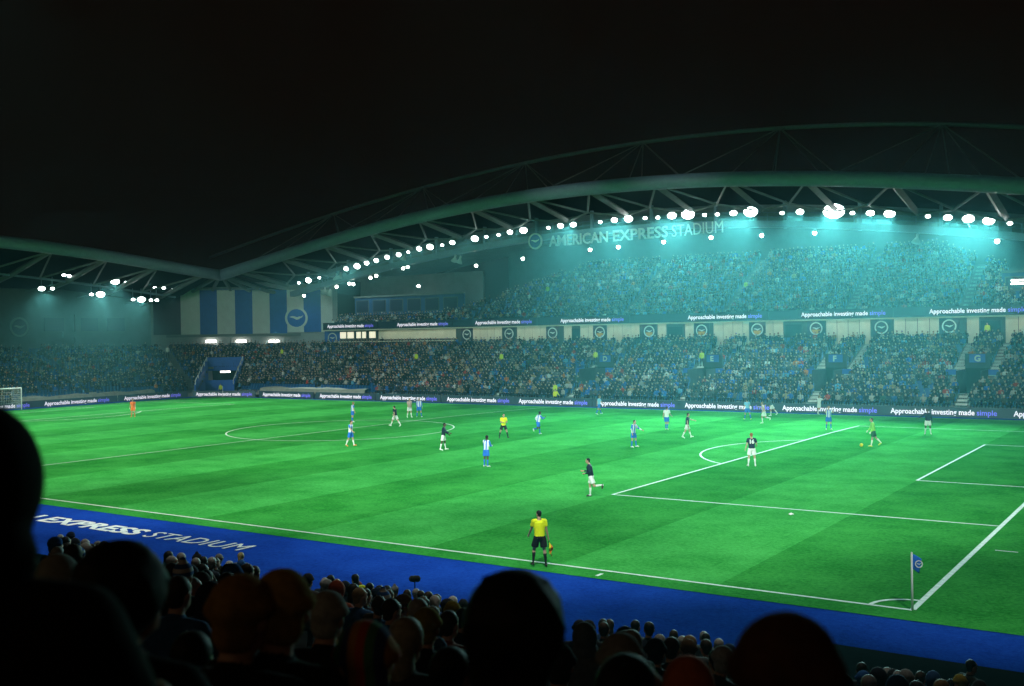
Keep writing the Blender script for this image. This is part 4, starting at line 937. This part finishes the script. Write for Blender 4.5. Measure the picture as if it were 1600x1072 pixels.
for k in range(NU):
    y = ruy(k)
    for i in range(int(118/.52)):
        x = -104+.52*i+.26*(k%2)
        if k < nup(x) and not any(abs(x-q) < .62 for q in UST): seats.append((x,y,zu(k),0,-1,1))
occ, emp = [], []
for s in seats:
    x, y, z, hx, hy, t = s
    nz = noise2(x,y)
    p = .955 if nz < .95 else .5
    if t == 0 and x < -97 and y < 72 and y > 42: p = .55
    if t == 0 and (y < 72.2 and x < -82 and x > -106 or (x < -112 and x > -114.2 and 41 < y < 62)): p = 0
    if t == 0 and y > 86 and x > -80: p = .8
    (occ if rng.random() < p else emp).append(s)
def score(s): return proj((s[0],s[1],s[2]+1.2))
occ = [(s, score(s)) for s in occ]; emp = [(s, score(s)) for s in emp]
inview = lambda q: -30 < q[0] < 1630
# individuals: the seated people that show largest (front rows across the pitch)
vis = sorted([o for o in occ if 5 < o[1][0] < 1597 and o[0][5] == 0], key=lambda o: o[1][2])
NIND = 112
ind = set(id(o) for o in vis[:NIND])
rest = [o[0] for o in occ if id(o) not in ind and (inview(o[1]))]
V, F, Cc = [], [], []; base = 0; loops = []; starts = []
SK = [(.52,.32,.23),(.45,.27,.19),(.55,.36,.27),(.16,.08,.05)]
allv = []; allf = []; allc = []
per = {i: [] for i in range(len(TPL))}
for s in rest: per[int(rng.integers(len(TPL)))].append(s)
for ti, lst in per.items():
    if not lst: continue
    tv, tf, tm = TPL[ti]; n = len(lst); S = np.array(lst)
    jit = rng.normal(0,.04,(n,3)); sc = rng.uniform(.93,1.06,n); yaw = rng.normal(0,.25,n)
    hx, hy = S[:,3], S[:,4]; fx = hx*np.cos(yaw)-hy*np.sin(yaw); fy = hx*np.sin(yaw)+hy*np.cos(yaw)
    st = (rng.random(n) < .015)*.38
    P = np.empty((n,len(tv),3))
    P[:,:,0] = S[:,None,0]+jit[:,None,0]+sc[:,None]*(tv[None,:,0]*fy[:,None]+tv[None,:,1]*fx[:,None])
    P[:,:,1] = S[:,None,1]+jit[:,None,1]+sc[:,None]*(-tv[None,:,0]*fx[:,None]+tv[None,:,1]*fy[:,None])
    P[:,:,2] = S[:,None,2]+sc[:,None]*tv[None,:,2]+st[:,None]
    coat = np.array([c[0] for c in COATS])[rng.choice(len(COATS), n, p=cw_)]; hat = np.array([c[0] for c in HATS])[rng.choice(len(HATS), n, p=hw_)]
    skin = np.array(SK)[rng.choice(4, n, p=[.4,.25,.25,.10])]; leg = np.tile([.015,.017,.025], (n,1))
    br = rng.uniform(.7,1.35,n)[:,None]
    four = np.stack([coat*br, skin*np.clip(br,.8,1.15), hat*br, leg], 1)
    allc.append(four[:, tm].reshape(-1,3)); lens = np.array([len(f) for f in tf]); flat = np.concatenate([np.array(f) for f in tf])
    nv = len(tv); off = base+np.arange(n)*nv
    allf.append((( flat[None,:]+off[:,None]).ravel(), np.tile(lens, n))); allv.append(P.reshape(-1,3)); base += n*nv
V = np.concatenate(allv); LI = np.concatenate([a for a,_ in allf]); LN = np.concatenate([c for _,c in allf]); FC = np.concatenate(allc)
me = bpy.data.meshes.new('crowd'); me.vertices.add(len(V)); me.vertices.foreach_set('co', V.astype(np.float32).ravel())
me.loops.add(len(LI)); me.loops.foreach_set('vertex_index', LI.astype(np.int32)); me.polygons.add(len(LN))
me.polygons.foreach_set('loop_start', np.concatenate([[0],np.cumsum(LN)[:-1]]).astype(np.int32)); me.polygons.foreach_set('loop_total', LN.astype(np.int32)); me.update(calc_edges=True)
at = me.attributes.new('Col', 'FLOAT_COLOR', 'FACE'); at.data.foreach_set('color', np.concatenate([FC, np.ones((len(FC),1))],1).astype(np.float32).ravel())
me.materials.append(M['crowd']); o = obj('crowd', me); tag(o, 'thousands of seated spectators filling the tiers across the pitch', 'crowd', None, 'stuff')
# seats
def seat_solid():
    b = MB(); pr = [(-.22,.42),(-.25,.80),(-.21,.82),(-.16,.45),(.14,.43),(.18,.38),(.14,.36),(-.18,.37)]
    b.prism(pr, 'x', -.21, .21); b.prism([(-.19,.0),(-.12,.0),(-.12,.37),(-.19,.37)], 'x', -.04, .04); return b
sb = seat_solid(); sv = np.array(sb.v); sf = sb.f
esorted = sorted([e for e in emp if 5 < e[1][0] < 1597 and e[0][5] == 0], key=lambda e: e[1][2])
SEATN = 150; seat_me = sb.mesh('tip_up_chair', [M['seat']])
eind = set(id(e) for e in esorted[:SEATN])
for e in esorted[:SEATN]:
    x, y, z, hx, hy, _t = e[0]; o = obj('tip_up_chair', seat_me, None, (x,y,z), (0,0,math.atan2(-hx,hy)))
    tag(o, 'empty blue plastic seat low in the tier across the pitch', 'seat', 'empty blue seats across the pitch')
S = np.array([e[0] for e in emp if id(e) not in eind and inview(e[1])]+[o[0] for o in occ if inview(o[1])]); n = len(S); hx, hy = S[:,3], S[:,4]
P = np.empty((n,len(sv),3)); P[:,:,0] = S[:,None,0]+sv[None,:,0]*hy[:,None]+sv[None,:,1]*hx[:,None]; P[:,:,1] = S[:,None,1]-sv[None,:,0]*hx[:,None]+sv[None,:,1]*hy[:,None]; P[:,:,2] = S[:,None,2]+sv[None,:,2]
lens = np.array([len(f) for f in sf]); flat = np.concatenate([np.array(f) for f in sf]); LI = (flat[None,:]+(np.arange(n)*len(sv))[:,None]).ravel(); LN = np.tile(lens, n)
me = bpy.data.meshes.new('seating'); me.vertices.add(n*len(sv)); me.vertices.foreach_set('co', P.astype(np.float32).ravel()); me.loops.add(len(LI)); me.loops.foreach_set('vertex_index', LI.astype(np.int32)); me.polygons.add(len(LN))
me.polygons.foreach_set('loop_start', np.concatenate([[0],np.cumsum(LN)[:-1]]).astype(np.int32)); me.polygons.foreach_set('loop_total', LN.astype(np.int32)); me.update(calc_edges=True); me.materials.append(M['seat'])
o = obj('seating', me); tag(o, 'rows of blue plastic seats under the crowd', 'seating', None, 'stuff')
# ---- person templates shared by individuals
SEATED = {'lean':8,'z':.545,'legL':(82,5,84),'legR':(80,6,82),'armL':(25,12,62,24),'armR':(25,12,62,24)}
def person_meshes(name, pose, vox, skin='skin', hood=False, h=1.75):
    J = skeleton(pose, h); b = body_solid(J, 1.12); g = head_parts(b, J); hand(b, J, 'L'); hand(b, J, 'R')
    sh = shirt_solid(J, 1.2); b.add(sh.v, sh.f)
    for n in 'LR': b.tube([J['hip'+n], J['knee'+n], J['ank'+n]], [.10,.075,.06], 10)
    b.tube([J['shl']-Vector((0,0,.03)), J['shl'].lerp(J['neck'],.8)], [.13,.088], 12)
    me = keep_largest(remesh(b, vox))
    B = [(J['neck'].lerp(J['head'],.3), J['head'], .09, 1), (J['pelvis'], J['shl'], .13, 0), (J['shl'], J['shl'].lerp(J['neck'],.75), .08, 0)]
    for n in 'LR': B += [(J['sh'+n], J['elb'+n], .06, 0), (J['elb'+n], J['wri'+n], .05, 0), (J['wri'+n]+.02*J['hd'+n], J['wri'+n]+.16*J['hd'+n], .04, 1), (J['hip'+n].lerp(J['knee'+n],.15), J['knee'+n], .09, 2), (J['knee'+n], J['ank'+n], .06, 2), (J['heel'+n], J['toe'+n], .045, 3)]
    zone(me, B, [M['coat'], M[skin], M['trousers'], M['shoe'], M['eye'], M['lip']], [(g(s*.033,.088,.022), .016, 4) for s in (-1,1)]+[(g(0,.095,-.056), .02, 5)])
    H_ = {}
    for st in ('short','long','beanie','bobble','hood','bushy'):
        hm = remesh(hair_solid(J, st), vox); hm.materials.append(M['hat' if st in ('beanie','bobble') else 'coat' if st == 'hood' else 'hair']); H_[st] = hm
    me.name = name; return me, H_, J
FARV = [person_meshes('body', {**SEATED,'yaw':y,'armL':a,'armR':c}, .028, sk) for y, a, c, sk in ((0,(25,12,62,24),(25,12,62,24),'skin'),(18,(35,10,90,30),(20,12,62,24),'skin'),(-20,(25,12,62,24),(40,8,100,30),'skin'),(6,(30,12,70,30),(30,12,70,30),'skin_dark'))]
STAND_P = {'lean':3,'legL':(3,6,3),'legR':(-3,6,3),'armL':(4,10,18,0),'armR':(2,10,16,0)}
FARS = person_meshes('body', STAND_P, .028)
def put(V_, loc, rz, coat, hat, style, label, group, z=0., mats=None):
    me, H_, J = V_; o = empty('person', loc, rz, label, 'person', group)
    bo = obj('body', me, o); bo.color = (*coat,1); h = obj('hat' if style in ('beanie','bobble') else 'hood' if style == 'hood' else 'hair', H_[style], o); h.color = (*hat,1)
    if mats:
        h.material_slots[0].link = 'OBJECT'; h.material_slots[0].material = mats
    return o
used = {}
ROWN = ['front','second','third','fourth','fifth','sixth']
SG = 'spectators in the front rows across the pitch'
BNAME = lambda x: ORD[int(clamp(np.searchsorted([-99.9,-89.3,-79.0,-68.6,-58.4,-48.1,-38.1,-27.9,-17.8,-7.6,2.65], x)-1, 0, 10))]
prev = 'black'
for o_ in vis[:NIND]:
    x, y, z, hx, hy, _t = o_[0]; ci = rng.choice(len(COATS), p=cw_); hi = rng.choice(len(HATS), p=hw_); k = int(round((y-71.3)/.8))
    coat, cn, _w = COATS[ci]; hat, hn = HATS[hi]
    style = 'short' if hi < 4 and rng.random() < .7 else 'long' if hi < 4 else 'beanie'
    if style == 'long': hn = hn.replace(' hair', ' long hair').replace('black long','long black').replace('brown long','long brown').replace('fair long','long fair').replace('grey long','long grey')
    lab = f'{cn} coat and {hn}, {ROWN[min(k,5)]} row behind the {BNAME(x)} board'
    if lab in used: lab += f', next to {prev}'
    used[lab] = 1; prev = cn
    br = rng.uniform(.8,1.25)
    put(FARV[rng.choice(4, p=[.35,.28,.27,.10])], (x+rng.normal(0,.03),y,z), math.atan2(-hx,hy)+rng.normal(0,.2), tuple(np.array(coat)*br), hat, style, lab, SG)
# stewards and standing people in the stands
HV = (.62,.75,.03)
for px, py, ax, val, lb in ((1543,528,'y',86.6,'steward in yellow hi-vis jacket standing at the top of the stairs by entrance G'),(931,568,'y',77.2,'steward in yellow jacket by entrance D'),(1097,570,'y',77.2,'steward in bright yellow jacket by entrance E'),(651,569,'y',77.5,'yellow jacketed steward high among the seats short of the middle'),(784,570,'y',77.5,'yellow jacketed steward on the stairs among the seats near the middle'),(441,560,'x',-107.5,'steward in yellow green jacket standing by the aisle below the crest banner'),(868,620,'y',71.0,'steward in yellow behind the far assistant referee'),(856,463,'y',93,'steward in yellow jacket up in the upper tier'),(1166,458,'y',93,'steward in yellow jacket by the upper tier stairs past midfield')):
    p = U(px,py,ax,val); 
    put(FARS, p-Vector((0,0,.2)), R(180), HV, (.02,.015,.01), 'short', lb, 'stewards in the stands')
for i, (px, lb) in enumerate(((345,'crouching steward in yellow at the tunnel side wall'),(364,'yellow jacketed person before the tunnel screen, nearest its edge'),(371,'yellow jacketed person in the middle before the tunnel screen'),(377,'yellow jacketed person at the far end before the tunnel screen'))):
    s = 7.6; d = c3+ax3*s; p = U(px,612,'x',d.x+(.4*i-.6)); p.z = -.3+(.0 if i else -.25)
    put(FARS, p, R(200+20*i), HV, (.02,.015,.01), 'short', lb, 'stewards by the tunnel')
p = U(262,560,'x',-117); put(FARS, p, R(240), (.5,.5,.45), (.02,.02,.02), 'short', 'person in pale top standing on the gangway of the goal end corner', 'stewards in the stands')
# ------------------------------------------------------------------ near stand and its crowd
NR = 25; near = empty('grandstand', (-8,-10,-.4), 0, 'near grandstand terrace under the watching crowd', 'grandstand', 'grandstands round the pitch')
fz = lambda k: .45+.244*k
b = MB()
for k in range(NR): y = -10.9-.8*k; b.box((-48,y-.42,fz(k)-.6),(22,y+.40,fz(k)))
part(b, 'lower_terrace', M['black'], near)
b = MB(); b.box((-48,-9.9,-.5),(22,-9.75,.30)); part(b, 'front_wall', M['black'], near)
strip('shade_strip', M['black'], -2.5, 40, -9.6, -4.0, -.006)  # shade over the near surround, put in as a dark strip
NEARV = [person_meshes('body', {**SEATED,'yaw':y,'lean':l}, .016, sk) for y, l, sk in ((0,8,'skin'),(25,14,'skin'),(-25,5,'skin'),(8,20,'skin_dark'))]
def near_put(px, top, wpx, style, coat, hat, label, vi=0, rz=0., mats=None, hw=.20, group='spectators close to the camera', dist=None, scale=1.):
    d = dist or FPX*hw/wpx; dirv = FW+(px-800)/FPX*RT-(top-536)/FPX*UP
    p = EYE+dirv*d                                    # the crown of the head at its real distance
    me, H_, J = NEARV[vi]; crown = J['head'].z+.125+(.02 if style in ('beanie','bobble','bushy') else 0)
    c = Vector((p.x, p.y, p.z-crown*scale)); o = put(NEARV[vi], c, rz, coat, hat, style, label, group, mats=mats); o.scale = (scale,)*3
    o.location -= Matrix.Rotation(rz, 3, 'Z') @ Vector((J['head'].x, J['head'].y, 0))*scale
    return o
BK = (.006,.006,.006); fore = []
def fg(*a, **k):
    fore.append((a[0],a[1],a[2])); return near_put(*a, **k)
fg(-42,636,232,'hood',(.007,.006,.006),(.006,.005,.004),'large dark figure filling the frame edge, taller than all around', 0, R(35), hw=.235, dist=1.62)
fg(195,840,148,'bushy',(.008,.008,.01),(.006,.005,.004),'dark round head of thick hair in front of the blue lettering', 2, R(20), hw=.236)
fg(92,868,70,'hood',(.28,.30,.27),(.28,.30,.27),'dim grey hooded figure between the tall dark figure and the thick haired head', 0, R(30), hw=.22)
fg(376,892,108,'beanie',(.012,.010,.010),(.30,.17,.05),'head in dim brown wool hat beside the taller mustard one', 0, R(20), hw=.205)
fg(440,884,104,'beanie',(.014,.012,.010),(.36,.23,.07),'head in mustard brown wool hat, taller of two side by side', 1, R(15), hw=.205)
fg(512,920,66,'beanie',(.02,.02,.02),(.35,.36,.34),'grey wool hat partly hidden by the mustard one', 0, R(20), hw=.205)
fg(510,988,44,'beanie',(.02,.015,.012),(.45,.20,.05),'small dim orange wool hat under the grey one', 0, R(20), hw=.205)
fg(570,965,104,'beanie',(.02,.015,.012),(.2,.05,.02),'wool hat striped in red, green and navy', 1, R(25), mats=M['hat_striped'], hw=.205)
fg(635,963,62,'long',(.05,.05,.05),(.30,.27,.20),'pale grey haired head beside the striped wool hat', 0, R(20), hw=.19)
fg(808,885,172,'bushy',(.008,.008,.008),(.007,.006,.005),'big dark haired head rising over the touchline below the assistant referee', 0, R(5), hw=.236)
fg(1232,950,208,'beanie',(.010,.010,.010),(.10,.045,.022),'very large dim hat with reddish crown by the corner', 0, R(-10), hw=.236)
fg(1078,1028,96,'hood',(.22,.05,.015),(.55,.13,.04),'rust orange hood beside the very large dim hat', 0, R(0), hw=.25)
fg(705,1010,80,'short',(.01,.01,.01),(.01,.01,.01),'dim dark haired head tucked beside the big dark head', 0, R(10), hw=.2)
fg(300,985,80,'short',(.01,.01,.01),(.012,.01,.008),'dim head under the brown hats, near the thick hair', 1, R(15), hw=.2)
fg(985,1022,110,'short',(.012,.012,.012),(.012,.010,.008),'dark head low in the frame before the rows of grey hats', 2, R(0), hw=.2)
# rows between: near rows hide far ones, so keep only the heads that show
GW = 320; GHt = 215; cover = np.zeros((GHt,GW), bool); yy, xx = np.mgrid[0:GHt,0:GW]; yy = yy*5.+2.5; xx = xx*5.+2.5
def stamp(px, top, w):
    c = top+w*.68; m = ((xx-px)/(w*.5))**2+((yy-c)/(w*.68))**2 < 1
    m |= (yy > top+w*1.15) & (np.abs(xx-px) < w*(.5+np.minimum(.65,(yy-top-w*1.15)/w*1.2))); return m
for q in fore: cover |= stamp(*q)
cand = []
for k in range(0, 20):
    y = -10.9-.8*k; 
    for i in range(150):
        x = -46+.54*i+.27*(k%2)+rng.normal(0,.04)
        st = -.03+rng.normal(0,.05)
        P_ = Vector((x, y+rng.normal(0,.05), fz(k)+1.36+st)); u, v, w = proj(P_)
        if w > 3.2 and -20 < u < 1620 and v < 1090 and rng.random() < .93: cand.append((w,k,u,v,P_,st))
cand.sort(key=lambda c: c[0]); kept = []
for c in cand:
    w, k, u, v, P_, st = c; wp = FPX*.19/w; hm = ((xx-u)/(wp*.5+2))**2+((yy-v-wp*.68)/(wp*.68+2))**2 < 1
    n = hm.sum(); free = (hm & ~cover).sum()
    if n and free/n > .22 and v < 1070: kept.append(c)
    cover |= stamp(u, v, wp)
kept.sort(key=lambda c: c[0]); kept = kept[:130]
NS = [('short',.50),('long',.13),('beanie',.22),('bobble',.05),('hood',.10)]
NHAT = [((.03,.03,.035),'charcoal'),((.22,.23,.23),'grey'),((.02,.03,.06),'navy'),((.40,.41,.40),'pale'),((.03,.10,.30),'blue'),((.10,.06,.03),'brown'),((.25,.20,.03),'mustard')]
NHAIR = [((.008,.007,.006),'black'),((.04,.022,.012),'brown'),((.32,.32,.31),'grey'),((.30,.20,.09),'fair'),((.5,.5,.48),'white')]
NC = [((.012,.012,.014),'black'),((.02,.025,.04),'navy'),((.06,.06,.06),'charcoal'),((.05,.035,.025),'brown'),((.10,.12,.13),'grey'),((.03,.08,.20),'blue'),((.28,.05,.02),'rust')]
usedn = {}
for w, k, u, v, P_, st in kept:
    style = NS[rng.choice(5, p=[q[1] for q in NS])][0]
    coat, cn = NC[rng.choice(7, p=[.30,.22,.16,.10,.12,.06,.04])]
    if style in ('short','long'): hat, hn = NHAIR[rng.choice(5, p=[.34,.34,.17,.11,.04])]; desc = ('long ' if style == 'long' else 'short ')+hn+' hair'
    elif style == 'hood': hat, hn = coat, cn; desc = 'the hood up'
    else: hat, hn = NHAT[rng.choice(7, p=[.28,.20,.20,.06,.09,.12,.05])]; desc = hn+(' bobble hat' if style == 'bobble' else ' wool hat')
    mats = None
    if style == 'bobble' and rng.random() < .4: mats = M['hat_bluewhite']; desc = 'striped bobble hat'
    plc = 'beyond the thick haired head' if u < 330 else 'beyond the brown wool hats' if u < 520 else 'beyond the striped wool hat' if u < 720 else 'beside the big dark head' if u < 900 else 'towards the rust hood' if u < 1130 else 'past the very large hat'
    lab = f'spectator in {cn} coat with {desc}, row {k+1} {plc}'
    if lab in usedn: lab = lab.replace('spectator in', ['neighbouring spectator in','further spectator in','other spectator in','next spectator in'][min(3,usedn[lab]-1)]); usedn[lab] = 1
    usedn[lab] = usedn.get(lab,0)+1
    vi = int(rng.choice(4, p=[.4,.26,.26,.08])); me, H_, J = NEARV[vi]
    put(NEARV[vi], (P_.x,P_.y,P_.z-J['head'].z-.125), R(rng.normal(16,18)), coat, hat, style, lab, 'spectators in the near stand', mats=mats)
print('near kept', len(kept), 'crowd', len(rest), 'empties', len(emp))
# woman standing at the front, hi-vis steward, microphone
NST = person_meshes('body', STAND_P, .016)
p = EYE+(FW+(375-800)/FPX*RT-(864-536)/FPX*UP)*27.2; put(NST, (p.x,p.y,p.z-1.76), R(30), (.14,.16,.15), (.32,.24,.10), 'long', 'fair haired person in grey green coat standing at the front edge before the lettering', 'spectators in the near stand')
p = EYE+(FW+(557-800)/FPX*RT-(898-536)/FPX*UP)*23.2; put(NST, (p.x,p.y,p.z-1.76), R(70), HV, (.008,.007,.006), 'long', 'long dark haired steward in yellow hi-vis at the front of the near stand', 'spectators in the near stand')
p = EYE+(FW+(1512-800)/FPX*RT-(1032-536)/FPX*UP)*17.6; put(NST, (p.x,p.y,p.z-1.76), R(-40), (.03,.03,.02), (.01,.008,.006), 'short', 'dark figure standing alone at the front edge near the corner', 'spectators in the near stand')
mp = EYE+(FW+(648-800)/FPX*RT-(905-536)/FPX*UP)*24.0
mic = empty('microphone', (mp.x,mp.y,-.1), R(-34), 'twin furry effects microphones on a thin stand at the touchline edge', 'microphone')
h = mp.z+.1
b = MB(); b.tube([(0,0,0),(0,0,h)], .014, 8); b.build('stand', M['black'], mic)
for dx, dz in ((-.12,-.03),(.13,.03)):
    b = MB(); b.tube([(dx-.14,0,h+dz-.02),(dx-.11,0,h+dz-.01),(dx+.10,0,h+dz+.03),(dx+.14,0,h+dz+.04)], [.03,.075,.075,.03], 12); b.build('windshield', M['foam'], mic, True)
# ------------------------------------------------------------------ air, sky, render
b = MB(); b.box((-150,-48,-2),(45,125,36)); mh = bpy.data.materials.new('haze'); mh.use_nodes = True; nt = mh.node_tree; nt.nodes.remove(nt.nodes['Principled BSDF'])
pv = nt.nodes.new('ShaderNodeVolumePrincipled'); pv.inputs['Color'].default_value = (.24,.80,.84,1); pv.inputs['Density'].default_value = .00085; pv.inputs['Anisotropy'].default_value = .82
nt.links.new(pv.outputs[0], nt.nodes['Material Output'].inputs['Volume']); ho = b.build('haze', mh); tag(ho, 'thin damp air hanging in the floodlit bowl', 'haze', None, 'stuff'); ho.display_type = 'WIRE'
w = bpy.data.worlds.new('World'); scene.world = w; w.use_nodes = True; bg = w.node_tree.nodes['Background']
bg.inputs['Color'].default_value = (.0030,.0010,.0003,1); bg.inputs['Strength'].default_value = 1.
cy = scene.cycles; cy.max_bounces = 4; cy.diffuse_bounces = 2; cy.glossy_bounces = 1; cy.transmission_bounces = 1; cy.volume_bounces = 0; cy.use_light_tree = True; cy.caustics_reflective = False; cy.caustics_refractive = False
cy.sample_clamp_indirect = 4; cy.use_denoising = True; cy.denoiser = 'OPENIMAGEDENOISE'
scene.view_settings.view_transform = 'Standard'; scene.view_settings.look = 'None'; scene.view_settings.exposure = 0; scene.view_settings.gamma = 1
